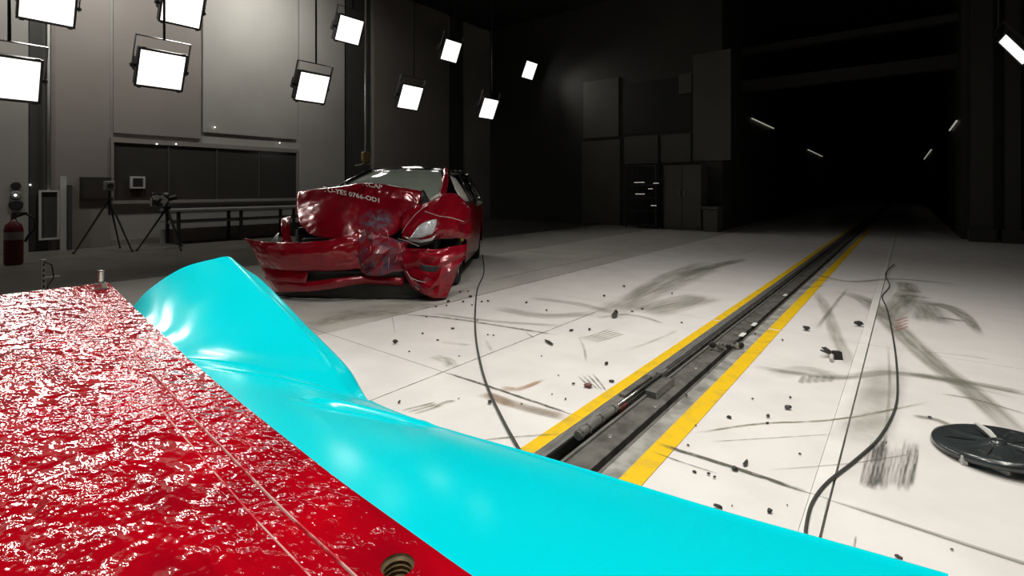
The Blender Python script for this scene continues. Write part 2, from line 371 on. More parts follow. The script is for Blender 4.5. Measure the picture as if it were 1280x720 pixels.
# tyre marks, right of the rail
strip('tyre_mark', [(1052, 364), (1085, 377), (1118, 408), (1160, 447), (1220, 495), (1290, 560)], .26, D_tyre, 1.1, w2=.14)
strip('tyre_mark', [(1020, 365), (1032, 385), (1045, 420), (1065, 460)], .12, D_tyre, .7)
strip('tyre_mark', [(1112, 402), (1118, 390), (1128, 375), (1137, 362)], .25, D_tyre, 1.0)
strip('tyre_mark', [(1135, 372), (1150, 380), (1160, 392), (1166, 405)], .35, D_tyre, .95)
strip('tyre_mark', [(1120, 372), (1140, 371), (1162, 372)], .22, D_thin, .5)
strip('tyre_mark', [(1160, 378), (1185, 384), (1208, 398), (1226, 420)], .28, D_tyre, 1.2, w2=.06)
strip('tyre_mark', [(1170, 397), (1188, 399), (1206, 402)], .12, D_tyre, .9)
strip('tyre_mark', [(1130, 352), (1135, 360), (1137, 366)], .25, D_tyre, 1.1)
strip('tyre_mark', [(1130, 466), (1190, 475), (1240, 484), (1290, 494)], .12, D_tyre, 1.2)
strip('tyre_mark', [(940, 458), (990, 466), (1050, 472), (1110, 466), (1180, 476), (1280, 500)], .10, D_tyre, .9)
strip('scuff_line', [(865, 542), (950, 530), (1050, 524), (1165, 502)], .02, D_green, 1.2)
strip('scuff_line', [(880, 553), (960, 548), (1043, 543)], .006, D_thin, 1.)
strip('scuff_line', [(960, 588), (1060, 580), (1140, 568)], .012, D_tyre, .9)
strip('scuff_line', [(1175, 492), (1220, 500), (1290, 520)], .03, D_tyre, 1.2)
strip('scuff_line', [(1140, 520), (1170, 525), (1195, 536)], .06, D_tyre, 1.2)
strip('scuff_line', [(1036, 622), (1024, 682)], .010, D_dark, 1.3)
strip('scuff_line', [(1070, 670), (1066, 695)], .008, D_dark, 1.3)
for k in range(4): strip('red_scratch', [(1118, 402+4*k), (1127, 399+4*k), (1136, 396+4*k)], .03, D_red, .8)
for k in range(4): strip('red_scratch', [(1116+2*k, 398+7*k), (1124, 402+6*k)], .02, D_red, .5)
for k in range(5): strip('scraper_stripe', [(1000+k*9, 480-k*.5), (1006+k*9, 470)], .04, D_tyre, 1.0)
strip('dirt_film', [(965, 470), (1010, 462), (1060, 476)], .16, D_haze, .9)
strip('dirt_film', [(1080, 560), (1100, 500), (1118, 455)], .22, D_haze, .8)
strip('dirt_film', [(1055, 560), (1090, 510), (1100, 460)], .25, D_haze, .6)
for k in range(13):
    x = 1076+k*5.2; strip('hatched_dirt', [(x, 614+random.uniform(-6, 3)), (x+4, 588), (x+9, 562-random.uniform(0, 22))], random.uniform(.014, .035), D_dark, .5+.7*random.random())
strip('scuff_line', [(1110, 430), (1112, 480), (1106, 560)], .02, D_tyre, .6)
strip('tyre_mark', [(1150, 440), (1200, 444), (1240, 450)], .03, D_haze, .8)
strip('scuff_line', [(1010, 340), (1060, 352), (1120, 349), (1200, 356)], .14, D_tyre, .8)
strip('scuff_line', [(1005, 352), (1040, 350)], .06, D_thin, .5)
strip('scuff_line', [(1000, 362), (1034, 356)], .05, D_thin, .4)
strip('scuff_line', [(1060, 360), (1040, 385), (1020, 412)], .04, D_tyre, .9)
# left of the rail
strip('tyre_mark', [(745, 398), (800, 372), (850, 350), (905, 326)], .45, D_tyre, .75)
strip('tyre_mark', [(780, 376), (830, 346), (880, 327)], .22, D_tyre, .7)
strip('tyre_mark', [(800, 392), (845, 380), (885, 370)], .5, D_tyre, .95)
strip('tyre_mark', [(845, 345), (885, 335), (935, 323)], .25, D_tyre, 1.0)
strip('scuff_line', [(860, 384), (884, 372)], .03, D_white if False else D_haze, 1.)
strip('tyre_mark', [(500, 393), (560, 398), (640, 410), (700, 420)], .05, D_thin, .9)
strip('tyre_mark', [(540, 392), (620, 402), (705, 408)], .09, D_tyre, .7)
strip('tyre_mark', [(620, 385), (680, 395), (745, 392)], .22, D_tyre, .7)
strip('tyre_mark', [(660, 372), (720, 380), (770, 392)], .16, D_tyre, .6)
for k in range(5): strip('scraper_stripe', [(722+k*5, 424+k*1.2), (742+k*5, 419+k), (765+k*4, 411+k*1.5)], .022, D_green, .9)
for k in range(3): strip('scraper_stripe', [(501+k*8, 514+k*2), (525+k*6, 508+k*2), (545+k*2, 503+k*2)], .022, D_green, 1.1)
strip('scraper_stripe', [(545, 510), (555, 504), (570, 501)], .035, D_green, .9)
strip('scuff_line', [(592, 552), (640, 547), (700, 543)], .012, D_green, 1.3)
strip('rust_stain', [(625, 486), (650, 486), (682, 474)], .10, D_tan, 1.2, w2=.03)
strip('rust_stain', [(605, 492), (622, 498), (638, 506)], .09, D_tan, 1.1)
strip('dirt_film', [(600, 492), (650, 508), (712, 524)], .10, D_tan, .7)
strip('dirt_film', [(600, 492), (650, 508), (712, 524)], .10, D_haze, 1.2)
for k in range(4): strip('scuff_line', [(722+k*6, 470-k), (733+k*6, 480), (742+k*5, 486+k)], .015, D_thin, .9)
strip('scuff_line', [(724, 422), (730, 436), (733, 454)], .025, D_haze, 1.)
strip('scuff_line', [(490, 395), (494, 417)], .01, D_thin, .5)
strip('scuff_line', [(540, 445), (560, 452), (566, 460)], .12, D_green, .5)
strip('scuff_line', [(607, 425), (615, 440)], .04, D_haze, .8)
strip('scuff_line', [(657, 416), (668, 423)], .02, D_thin, .7)
strip('dirt_film', [(550, 428), (570, 430), (590, 432)], .06, D_haze, .9)
strip('dirt_film', [(380, 408), (440, 396), (520, 388)], .30, D_green, .5)
strip('dirt_film', [(400, 395), (480, 385), (560, 380)], .35, D_haze, .9)
strip('scuff_line', [(610, 352), (680, 336), (780, 316)], .05, D_thin, .5)
strip('scuff_line', [(780, 440), (820, 425), (850, 412)], .04, D_haze, .8)
strip('scuff_line', [(760, 392), (800, 396), (830, 405)], .06, D_tyre, .8)
strip('scuff_line', [(745, 398), (790, 392)], .04, D_tyre, .8)

# ------------------------------------------------------------------ guide rail in its pit
rl = empty('guide_rail', (-1.13, 2, -.13), 'dark steel guide rail sunk in the floor between two yellow lines', 'rail')
Y0, Y1 = .46, YF-.1
MB().box((-1.325, Y0, -.128), (-.937, Y1, -.11)).build('pit_bottom', M_pit, rl)
MB().box((-1.325, Y0, -.11), (-1.312, Y1, .002)).box((-1.325, Y0, -.008), (-1.268, Y1, .003)).build('edge_angle', M_steel2, rl)
MB().box((-1.015, Y0, -.11), (-.937, Y1, -.004)).build('ledge', M_ledge, rl)
MB().box((-1.03, Y0, -.11), (-1.015, Y1, -.002)).build('edge_angle', M_steel, rl)
MB().box((-1.205, Y0, -.11), (-1.072, Y1, -.012)).build('centre_beam', M_steel, rl, bevel=.004)
MB().box((-1.2, Y0, -.012), (-1.186, Y1, .0)).build('beam_lip', M_steel2, rl)
MB().box((-1.255, 2.5, -.11), (-1.225, Y1, .004)).build('slide_bar', M_steel, rl, bevel=.003)
MB().box((-1.248, 3.0, .004), (-1.232, 12, .016)).build('slide_bar_top', M_bright, rl)
MB().tube([(-1.235, 2.05, .018), (-1.235, 2.45, .018)], .022, 14).build('piston', M_steel2, rl, smooth=False)
for yy in (2.06, 2.13, 2.26, 2.40): MB().tube([(-1.235, yy, .018), (-1.235, yy+.014, .018)], .0255, 14).build('piston_collar', M_bright, rl)
MB().tube([(-1.235, 2.45, .02), (-1.232, 3.1, .02)], .008, 10).build('piston_rod', M_bright, rl, smooth=True)
MB().box((-1.305, 2.62, -.1), (-1.262, 3.0, .022)).build('side_block', M_steel, rl, bevel=.004)
MB().box((-1.262, 3.05, -.1), (-1.215, 3.14, .035)).build('rod_bracket', M_steel2, rl, bevel=.004)
MB().box((-1.20, 2.75, -.012), (-1.13, 3.02, .026)).build('clamp_block', M_steel, rl, bevel=.004)
MB().box((-1.136, 2.75, -.012), (-1.126, 3.02, .028)).build('clamp_edge', M_bright, rl, bevel=.002)
MB().box((-1.265, 2.46, -.08), (-1.215, 2.56, .012)).build('clevis', M_debr, rl, bevel=.006)
MB().box((-1.262, 2.22, -.1), (-1.212, 2.44, -.02)).build('valve_block', M_steel, rl, bevel=.006)
for (x, y) in ((-1.14, 2.2), (-1.10, 2.66), (-1.12, 3.4)):
    MB().lathe([(0, .004), (.012, .004), (.016, 0), (.016, -.01)], 12, (x, y, -.012)).build('beam_bolt', M_steel2, rl)
for (x, y) in ((-1.09, 4.75), (-1.09, 4.35), (-1.11, 6.3)):
    MB().box((x, y, -.012), (x+.035, y+.12, -.008)).build('pale_chip', M_white, rl)

# ------------------------------------------------------------------ red barrier block under the camera
def edge(x):
    T = [(-2.6, .53), (-2.30, .503), (-1.80, .450), (-1.173, .384), (-.849, .357), (-.537, .336), (-.308, .328), (.7, .31)]
    for (a, b), (c, d) in zip(T, T[1:]):
        if x <= c: return b+(d-b)*(x-a)/(c-a)
    return T[-1][1]
ZT = .85; XA, XB = -2.335, .62
br = empty('barrier_block', (-.85, -.4, 0), 'massive red painted barrier block with glossy lumpy top', 'barrier')
def plate(name, t0, t1, z0, z1, m, hole=None, xa=XA, xb=XB):
    bm = MB(); xs = [xa+(xb-xa)*i/60 for i in range(61)]
    def ring(x0, x1):
        nn = max(1, int((x1-x0)/.05)); xx = [x0+(x1-x0)*i/nn for i in range(nn+1)]
        vs = []
        for x in xx: vs += [(x, edge(x)-t0, z1), (x, edge(x)-t1, z1), (x, edge(x)-t0, z0), (x, edge(x)-t1, z0)]
        fs = []
        for i in range(nn):
            a = i*4; b = a+4; fs += [(a, a+1, b+1, b), (a, b, b+2, a+2), (a+1, a+3, b+3, b+1)]
        bm.add(vs, fs)
    if not hole: ring(xa, xb)
    else:
        hx, ht, hr = hole; q = .03
        ring(xa, hx-q); ring(hx+q, xb)
        n = 32; cy = edge(hx)-ht; vs = []; fs = []
        for k in range(n):
            a = 2*PI*k/n; c, s = math.cos(a), math.sin(a); mx = max(abs(c), abs(s))
            X = hx+q*c/mx; yy = s/mx
            e = edge(X); Yv = (e-t0) if yy > .999 else ((e-t1) if yy < -.999 else (e-(t0+t1)/2)+yy*(t1-t0)/2)
            vs += [(hx+hr*c, cy+hr*s, z1), (X, Yv, z1), (hx+hr*c, cy+hr*s, z0)]
        for k in range(n):
            a = k*3; b = ((k+1) % n)*3; fs += [(a, a+1, b+1, b), (a, b, b+2, a+2)]
        bm.add(vs, fs)
        e0, e1 = edge(hx-q), edge(hx+q); bm.add([(hx-q, e0-t0, z1), (hx+q, e1-t0, z1), (hx+q, e1-t0, z0), (hx-q, e0-t0, z0)], [(0, 1, 2, 3)])
    a = xa; e = edge(a); bm.add([(a, e-t0, z1), (a, e-t1, z1), (a, e-t1, z0), (a, e-t0, z0)], [(0, 1, 2, 3)])
    a = xb; e = edge(a); bm.add([(a, e-t0, z1), (a, e-t1, z1), (a, e-t1, z0), (a, e-t0, z0)], [(3, 2, 1, 0)])
    return bm.build(name, m, br)
hole = (-.371, .036, .0155)
plate('front_flange', 0, .0675, ZT-.045, ZT, M_slab, hole)
plate('flange_strip', .0695, .0945, ZT-.045, ZT-.001, M_slab)
plate('top_slab', .0965, 1.9, ZT-.045, ZT+.0005, M_slab)
plate('block_body', .012, 1.9, .0, ZT-.045, M_slab)
for t in (.0685, .0955):                 # paint-filled joints between the plates
    vs = []; pts = [Vector((XA+.01+(XB-XA-.02)*i/60, edge(XA+.01+(XB-XA-.02)*i/60)-t, ZT-.0008+.0012*noise.noise(Vector((i*.9, t*90, 0))))) for i in range(61)]
    MB().tube(pts, .0016, 6).build('joint_bead', mat('chipped_pale_filler', (.55, .30, .28), .5, col2=(.45, .01, .02), vscale=30, lo=.45, hi=.55), br)
hx, ht, hr = hole; hc = Vector((hx, edge(hx)-ht, ZT))
prof = [(hr, -.0005)]
for k in range(9): prof += [(hr-.0002, -.003-k*.005), (hr-.0024, -.0055-k*.005)]
prof += [(hr-.002, -.05), (0, -.05)]
MB().lathe(prof, 32, hc).build('threaded_hole', mat('brass_coloured_thread', (.42, .32, .18), .4, .6, var=.5, vscale=60), br, smooth=False)
bc = Vector((-2.20, edge(-2.20)-.036, ZT))
b = MB(); pr = [(.0, .066), (.008, .066), (.0105, .064)]
for k in range(10): pr += [(.0105, .062-k*.0035), (.0092, .0603-k*.0035)]
pr += [(.0105, .026), (.0105, .0)]
b.lathe(pr, 16, bc); bolt = b.build('threaded_stud', mat('galvanised_bolt', (.40, .39, .35), .35, .85, var=.4, vscale=50), br, smooth=False)
MB().lathe([(.0105, .022), (.017, .022), (.019, .019), (.019, .004)], 6, bc).build('hex_nut', M_bright, bolt)
MB().lathe([(.0105, .004), (.026, .004), (.026, 0)], 24, bc).build('washer', M_bright, bolt)

# ------------------------------------------------------------------ buckled cyan sheet in front of the block
sh = empty('crash_barrier_cover', (-.9, .7, .2), 'bright cyan buckled cover sheet bulging off the red block', 'barrier cover')
def lerp_tab(T, x):
    if x <= T[0][0]: return T[0][1]
    for i in range(len(T)-1):
        a, b = T[i]; c, d = T[i+1]
        if x <= c:                        # cubic Hermite, finite-difference slopes
            u = (x-a)/(c-a); h = c-a
            m0 = (d-T[i-1][1])/(c-T[i-1][0]) if i else (d-b)/h
            m1 = (T[i+2][1]-b)/(T[i+2][0]-a) if i+2 < len(T) else (d-b)/h
            return b*(2*u**3-3*u*u+1)+h*m0*(u**3-2*u*u+u)+d*(3*u*u-2*u**3)+h*m1*(u**3-u*u)
    return T[-1][1]
RIM = [(0, 0), (.048, .061), (.091, .115), (.136, .158), (.183, .191), (.24, .224), (.297, .249), (.325, .238), (.37, .185), (.42, .11), (.47, .045), (.53, 0)]
EY = [(-.982, .702), (-.853, .683), (-.696, .673), (-.61, .670), (-.502, .673), (-.37, .680), (-.198, .698), (-.073, .721), (.035, .741)]
EZ = [(-.982, .700), (-.853, .715), (-.696, .732), (-.61, .742), (-.502, .752), (-.37, .760), (-.198, .764), (-.073, .765), (.035, .765)]
def sheet(x0, x1, v, hump=.006):          # right, flatter half: v 0..1 top from block edge to outer fold, 1..2 front face
    S_ = Vector((x0, edge(x0)+.004, .838)); E_ = Vector((x1, lerp_tab(EY, x1), lerp_tab(EZ, x1)))
    if v <= 1: return S_.lerp(E_, v)+Vector((0, 0, hump*math.sin(v*PI)))
    q = v-1
    return Vector((E_.x, E_.y+.004*min(1, q*8)+(.018+.012*math.sin(x1*7))*math.sin(q*PI), E_.z-(E_.z-.21)*q))
def CP(px, py, zd):
    v = FW*zd+RT*((px-640)/F*zd); return Vector((v.x, v.y, H-(py-HZ)/F*zd))
def low(p, z=.21): return Vector((p.x, p.y+.01, z))
# left half: the sheet has sprung off into a cone-like bulge whose tip dives under the lip of the flat half
bulge = [
 [(163, 388, 1.526), (187, 362, 1.564), (226, 336.5, 1.632), (262, 325.5, 1.70), (290, 323, 1.756), (300, 350, 1.85), (306, 420, 1.89)],
 [(178, 401, 1.37), (208, 379, 1.44), (256, 357, 1.53), (298, 346, 1.61), (316, 347, 1.65), (321, 352, 1.74), (330, 425, 1.80)],
 [(195, 416, 1.25), (233, 397, 1.33), (288, 382, 1.43), (328, 373, 1.51), (345, 375, 1.55), (352, 379, 1.63), (358, 440, 1.70)],
 [(212, 430, 1.15), (259, 418, 1.24), (318, 411, 1.34), (358, 405, 1.42), (376, 408, 1.45), (386, 414, 1.52), (390, 470, 1.58)],
 [(225, 441, 1.085), (278, 440, 1.17), (338, 441, 1.26), (379, 438, 1.335), (400, 436, 1.38), (414, 440, 1.45), (416, 490, 1.50)],
 [(232, 447, 1.06), (292, 452, 1.13), (352, 462, 1.185), (402, 466, 1.24), (424, 464, 1.29), (437, 464, 1.36), (438, 505, 1.40)],
 [(236, 450, 1.056), (302, 460, 1.115), (372, 478, 1.15), (428, 495, 1.185), (444, 496, 1.215), (451, 487, 1.30), (453, 520, 1.33)]]
cols = [[CP(*p) for p in c] for c in bulge]
for c in cols: c.append(low(c[-1]))
VV = (0, .32, .64, .94, 1.0, 1.05, 1.3, 2.0)
cols.append([sheet(-1.155, -.982, v, .014) for v in VV])
for x0, x1 in ((-1.125, -.955), (-1.06, -.90), (-.97, -.82), (-.87, -.73), (-.75, -.64), (-.6, -.52), (-.45, -.38), (-.25, -.2), (-.08, -.06), (.035, .035)): cols.append([sheet(x0, x1, v) for v in VV])
vs, fs, nR, nQ = surf(cols, 14)
def dent(p):                              # a pinched dent right of the lip
    a = Vector((.76, .65)); d = Vector((p.x+.815, p.y-.572)); u = d.dot(a); w_ = d.x*a.y-d.y*a.x
    k = math.exp(-(u/.105)**4)
    return Vector((p.x, p.y, p.z-.018*k*math.exp(-(w_/.024)**2)+.007*k*(math.exp(-((w_-.038)/.014)**2)+math.exp(-((w_+.038)/.014)**2)))) if p.z > .5 else p
vs = [dent(p) for p in vs]
o = mesh('cover_sheet', vs, fs, M_cyan, sh, smooth=True, solid=.0015); o.modifiers['solid'].use_rim = False
MB().box((-1.72, .46, .2), (.0, .66, .52)).build('crushed_core', M_core, sh, bevel=.02)
for x, e_ in ((-.5, .36), (-1.5, .43)):
    MB().box((x, e_, .19), (x+.3, .68, .2)).add([(x+.1, e_+.01, 0), (x+.2, e_+.01, 0), (x+.2, .62, .19), (x+.1, .62, .19), (x+.1, e_+.01, .19), (x+.2, e_+.01, .19)], [(0, 1, 2, 3), (0, 3, 4), (1, 5, 2), (0, 4, 5, 1), (4, 3, 2, 5)]).build('support_bracket', M_steel, sh)

# ------------------------------------------------------------------ wrecked red hatchback
car = empty('wrecked_car', KL(0, 1.9, 0), 'red hatchback with smashed front end and black roof', 'car')
hood_rows = [
 [(378, 244, 1.25), (400, 243, 1.2), (428, 241, 1.15), (455, 239, 1.1), (480, 240, 1.1), (505, 242, 1.15), (524, 244, 1.25)],
 [(373, 240, .95), (392, 237, .90), (425, 233.5, .85), (455, 229, .80), (480, 231, .80), (505, 235, .85), (527, 239, .95)],
 [(371, 256, .75), (395, 252, .70), (425, 249, .66), (455, 247, .62), (480, 250, .64), (503, 251, .70), (524, 255, .80)],
 [(374, 276, .50), (398, 270, .40), (426, 268, .42), (455, 270, .30), (478, 272, .36), (498, 275, .45), (512, 274, .60)],
 [(386, 292, .32), (403, 297, .20), (428, 299, .16), (452, 293, .06), (472, 294, .14), (488, 295, .25), (497, 291, .40)]]
hv, hf, hR, hQ = surf([[K(*p) for p in r] for r in hood_rows], 12, .013, 3.6)
hood = mesh('bonnet', hv, hf, M_car, car, smooth=True, solid=.004); 
# lettering on the bonnet: text outlines laid onto its surface
def proj(p):
    d = Vector(p)-Vector((0, 0, H)); zd = d.dot(FW); return (640+F*d.dot(RT)/zd, HZ-F*d.z/zd)
hproj = [proj(v) for v in hv]
def on_hood(px, py):
    best = min(range(len(hv)), key=lambda i: (hproj[i][0]-px)**2+(hproj[i][1]-py)**2+(1e6 if i < hQ*11 else 0))
    i, j = divmod(best, hQ); i = min(max(i, 1), hR-2); j = min(max(j, 1), hQ-2)
    a = hv[i*hQ+j+1]-hv[i*hQ+j-1]; b = hv[(i+1)*hQ+j]-hv[(i-1)*hQ+j]; n = a.cross(b).normalized()
    if n.dot(-FW) < 0: n = -n
    ray = Vector((0, 0, H)); d = FW+RT*((px-640)/F)-Vector((0, 0, 1))*((py-HZ)/F)
    p = hv[best]; t = (p-ray).dot(n)/d.dot(n); return ray+d*t+n*.008
def letters(txt, p0, p1, hpx, name, parent, shear=0.):
    cu = bpy.data.curves.new('t', 'FONT'); cu.body = txt; cu.size = 1; cu.resolution_u = 3; cu.offset = .018
    to = bpy.data.objects.new('t', cu); C.objects.link(to); bpy.context.view_layer.update()
    me = to.evaluated_get(bpy.context.evaluated_depsgraph_get()).to_mesh(); co = [v.co.copy() for v in me.vertices]; fa = [tuple(p.vertices) for p in me.polygons]
    wd = max(c.x for c in co); C.objects.unlink(to); bpy.data.objects.remove(to)
    vs = []
    for c in co:
        u = c.x/wd; px = p0[0]+(p1[0]-p0[0])*u+shear*c.y; py = p0[1]+(p1[1]-p0[1])*max(0., u)**1.15-hpx*c.y/.7; vs.append(on_hood(px, py))
    return mesh(name, vs, fa, M_letter, parent)
letters('TO-YES 0766-OD1', (404, 239.5), (474, 254), 5.6, 'lettering', hood)
letters('NCAP', (453, 232.5), (478, 237), 5.0, 'lettering', hood)
crumpled('front_fender', [
 [(503, 268, .50), (520, 258, .58), (542, 249, .70), (562, 241, .85), (576, 246, .98)],
 [(502, 282, .34), (525, 271, .40), (548, 262, .45), (570, 258, .60), (589, 262, .92)],
 [(503, 296, .22), (522, 287, .26), (550, 280, .32), (572, 280, .42), (591, 285, .88)],
 [(508, 306, .18), (528, 302, .22), (550, 298, .30), (572, 298, .42), (588, 300, .80)]], M_car, car, jit=.045, seed=4)
patch('front_fender', [[(353, 273, .75), (358, 271, .85), (364, 270, .95)], [(352, 285, .55), (357, 285, .57), (363, 285, .62)], [(353, 303, .4), (358, 304, .4), (365, 304, .45)]], M_car, car, n=6, amp=.02)
hl = patch('headlight', [
 [(524, 282, .12), (533, 277, .13), (546, 274, .16)], [(518, 290, .10), (530, 287, .07), (545, 282, .14)], [(512, 298, .10), (526, 297, .08), (541, 292, .12)]], M_lens, car, n=6, amp=.01, sc=14)
MB().tube([K(*p) for p in ((506, 296, .10), (514, 300, .06), (527, 302, .04), (540, 299, .05), (546, 293, .08))], [.006, .016, .02, .016, .006], 10).build('headlight_bezel', M_chrome, hl, smooth=True)
MB().tube([K(*p) for p in ((508, 300, .10), (516, 304, .06), (528, 306, .05), (541, 302, .06))], [.004, .010, .011, .004], 8).build('headlight_bezel', M_dark, hl, smooth=True)
patch('headlight', [[(347, 292, .2), (349, 291, .2)], [(342, 298, .16), (347, 299, .16)], [(338, 305, .18), (346, 307, .16)]], M_lens, car, n=4)
bump_rows = [
 [(305, 297, .18), (322, 301, .05), (350, 303, -.05), (385, 302.5, -.10), (420, 299, -.08), (447, 291, .0), (462, 287, .10)],
 [(314, 306, .12), (328, 312, .0), (352, 315, -.13), (385, 315, -.20), (420, 311, -.17), (447, 307, -.05), (462, 306, .05)],
 [(322, 322, .12), (334, 326, .0), (352, 329, -.10), (385, 327, -.17), (420, 325, -.15), (447, 323, -.05), (463, 323, .05)],
 [(328, 333, .14), (338, 336, .04), (352, 337, -.05), (385, 338, -.13), (420, 338, -.10), (446, 336, -.03), (463, 336, .08)]]
bu = patch('bumper_cover', bump_rows, M_car, car, n=9, amp=.018, sc=5)
patch('lower_lip', [[(331, 345, .1), (346, 349, 0), (382, 352, -.10), (420, 348, -.10), (450, 345, -.02), (475, 346, .05), (505, 347, .05)],
 [(337, 354, .1), (348, 357, 0), (384, 358, -.13), (420, 354, -.12), (450, 350, -.04), (475, 351, .03), (505, 353, .04)],
 [(342, 363, .12), (352, 365, .03), (386, 364, -.08), (420, 360, -.08), (450, 355, 0), (475, 355, .06), (505, 358, .08)]], M_car, bu, n=7, amp=.012)
crumpled('bumper_cover', [
 [(449, 286, .06), (468, 290, .0), (488, 297, .04), (508, 303, .14)],
 [(448, 302, -.02), (467, 304, -.10), (488, 308, -.02), (510, 312, .08)],
 [(448, 322, -.04), (466, 324, -.10), (488, 325, -.02), (508, 326, .06)],
 [(450, 340, .0), (468, 344, -.06), (490, 341, .0), (510, 337, .06)]], M_carscuff, car, jit=.05, seed=9)
def scrape(cx, cy, rx, ry, parent):       # grey-purple scrape rubbed into the bonnet paint
    n = 14; vs = []; fd = []; uv = []
    for i in range(n+1):
        for j in range(n+1):
            u, v = i/n*2-1, j/n*2-1; vs.append(on_hood(cx+u*rx, cy+v*ry)-FW*.004); fd.append(max(0, 1-(u*u+v*v))); uv.append((u*.3, v*.3))
    fs = [(i*(n+1)+j, (i+1)*(n+1)+j, (i+1)*(n+1)+j+1, i*(n+1)+j+1) for i in range(n) for j in range(n)]
    o = mesh('bonnet_scrape', vs, fs, decal_mat('grey_purple_scrape', (.15, .11, .16), .55, 9, 1, .14), parent, smooth=True)
    ul = o.data.uv_layers.new(name='UVMap')
    for l in o.data.loops: ul.data[l.index].uv = uv[l.vertex_index]
    o.data.attributes.new('fade', 'FLOAT', 'POINT').data.foreach_set('value', fd)
scrape(472, 277, 24, 17, hood)
br2 = crumpled('bumper_cover', [
 [(497, 309, .10), (520, 311, .04), (550, 311, .06), (583, 305, .28)],
 [(500, 322, .04), (525, 322, -.02), (552, 321, .0), (582, 320, .24)],
 [(504, 336, .02), (528, 338, -.04), (551, 337, -.01), (573, 335, .16)],
 [(512, 352, .0), (530, 356, -.06), (548, 357, -.03), (566, 354, .12)],
 [(522, 364, .0), (536, 371, -.05), (548, 373, -.04), (559, 372, .06)]], M_car, car, jit=.035, seed=12)
patch('fog_lamp_slot', [[(524, 331, -.10), (535, 332, -.11), (549, 333, -.09)], [(527, 338, -.10), (537, 340, -.11), (547, 339, -.09)]], M_bumpin, br2, n=4)
patch('torn_edge', [[(503, 336, .0), (508, 340, -.04), (514, 348, -.05)], [(508, 346, .0), (514, 352, -.06), (526, 357, -.06)], [(514, 358, .02), (522, 363, -.04), (534, 368, -.05)]], M_carscuff, br2, n=7, amp=.03, sc=14)
patch('lower_grille', [[(330, 336, .16), (352, 339, .0), (390, 340, -.06), (425, 339, -.05), (460, 338, .05), (505, 338, .08)],
 [(336, 350, .16), (352, 352, .06), (390, 353, .0), (425, 350, .0), (460, 348, .05), (505, 349, .09)]], M_bumpin, car, n=5, amp=.01)
patch('under_tray', [[(340, 352, .2), (372, 356, .10), (420, 354, .06), (465, 350, .08), (515, 354, .10), (550, 350, .2)],
 [(344, 366, .16), (372, 368, .08), (420, 366, .04), (465, 364, .06), (515, 366, .08), (550, 366, .16)],
 [(348, 370, .22), (372, 372, .12), (420, 373, .06), (465, 373.5, .06), (515, 373.5, .08), (552, 371, .2)]], M_bumpin, car, n=5, amp=.02)
patch('bumper_corner', [[(327, 333, .10), (345, 336, .0), (386, 338, -.12)], [(330, 340, .07), (346, 344, -.03), (384, 346, -.14)], [(333, 347, .06), (348, 351, -.04), (383, 354, -.13)]], M_car, bu, n=5, amp=.006)
rs = random.Random(3); M_scr_glint = mat('bare_scratch_and_fold_glint', (.55, .50, .50), .4)
def scratch_glint(pts, r=.0028): MB().tube([K(*p) for p in pts], r, 5).build('torn_paint_and_fold_glint', M_scr_glint, car, smooth=True)  # pale tubes: bare scratches, plus highlights drawn along folds
for k in range(9):
    x, y = rs.uniform(452, 500), rs.uniform(286, 325); d = rs.uniform(-4, 4); L = rs.uniform(6, 16); cy = -.13+.004*abs(x-468)
    scratch_glint([(x, y, cy), (x+d*.4, y+L*.5, cy-.015), (x+d, y+L, cy)], rs.uniform(.0015, .0032))
scratch_glint([(502, 291, .20), (510, 279, .28), (520, 267, .36), (531, 258, .44)]); scratch_glint([(531, 264, .36), (548, 270, .33), (564, 272, .36), (580, 277, .44)], .004)  # light catching the fender folds, put in as pale lines
scratch_glint([(497, 298, .10), (510, 302, .04), (524, 308, -.02)], .003); scratch_glint([(508, 339, -.06), (513, 347, -.08), (522, 351, -.10), (532, 353, -.10)], .004); scratch_glint([(513, 347, -.08), (516, 356, -.07), (524, 362, -.08)], .003)
# crushed engine bay behind the skins
eb = MB()
eb.box((-.95, .42, .18), (.62, 1.15, .62)).box((-.8, .62, .6), (.45, 1.2, .92)).box((-1.02, .5, .25), (-.8, .9, .75))
eb = MB().add([KL(*v) for v in eb.v], eb.f).build('engine_bay', M_bumpin, car, bevel=.03)
for p in (((500, 262, .75), (520, 285, .5)), ((515, 250, .9), (528, 262, .85)), ((380, 300, .35), (445, 297, .3)), ((372, 288, .5), (372, 300, .4))):
    MB().tube([K(*p[0]), K(*p[1])], .02, 8).build('bent_strut', M_dark, car)
patch('torn_inner_panel', [[(522, 240, 1.0), (530, 238, 1.02), (537, 252, .95)], [(508, 262, .8), (520, 262, .78), (530, 262, .72)]], M_bumpin, car, n=5, amp=.03, sc=9)
patch('deployed_airbag', [[(537, 249, .82), (545, 244, .86), (551, 242, .92)], [(541, 254, .78), (548, 250, .80), (553, 247, .9)]], M_airbag, car, n=5, amp=.015, sc=9)
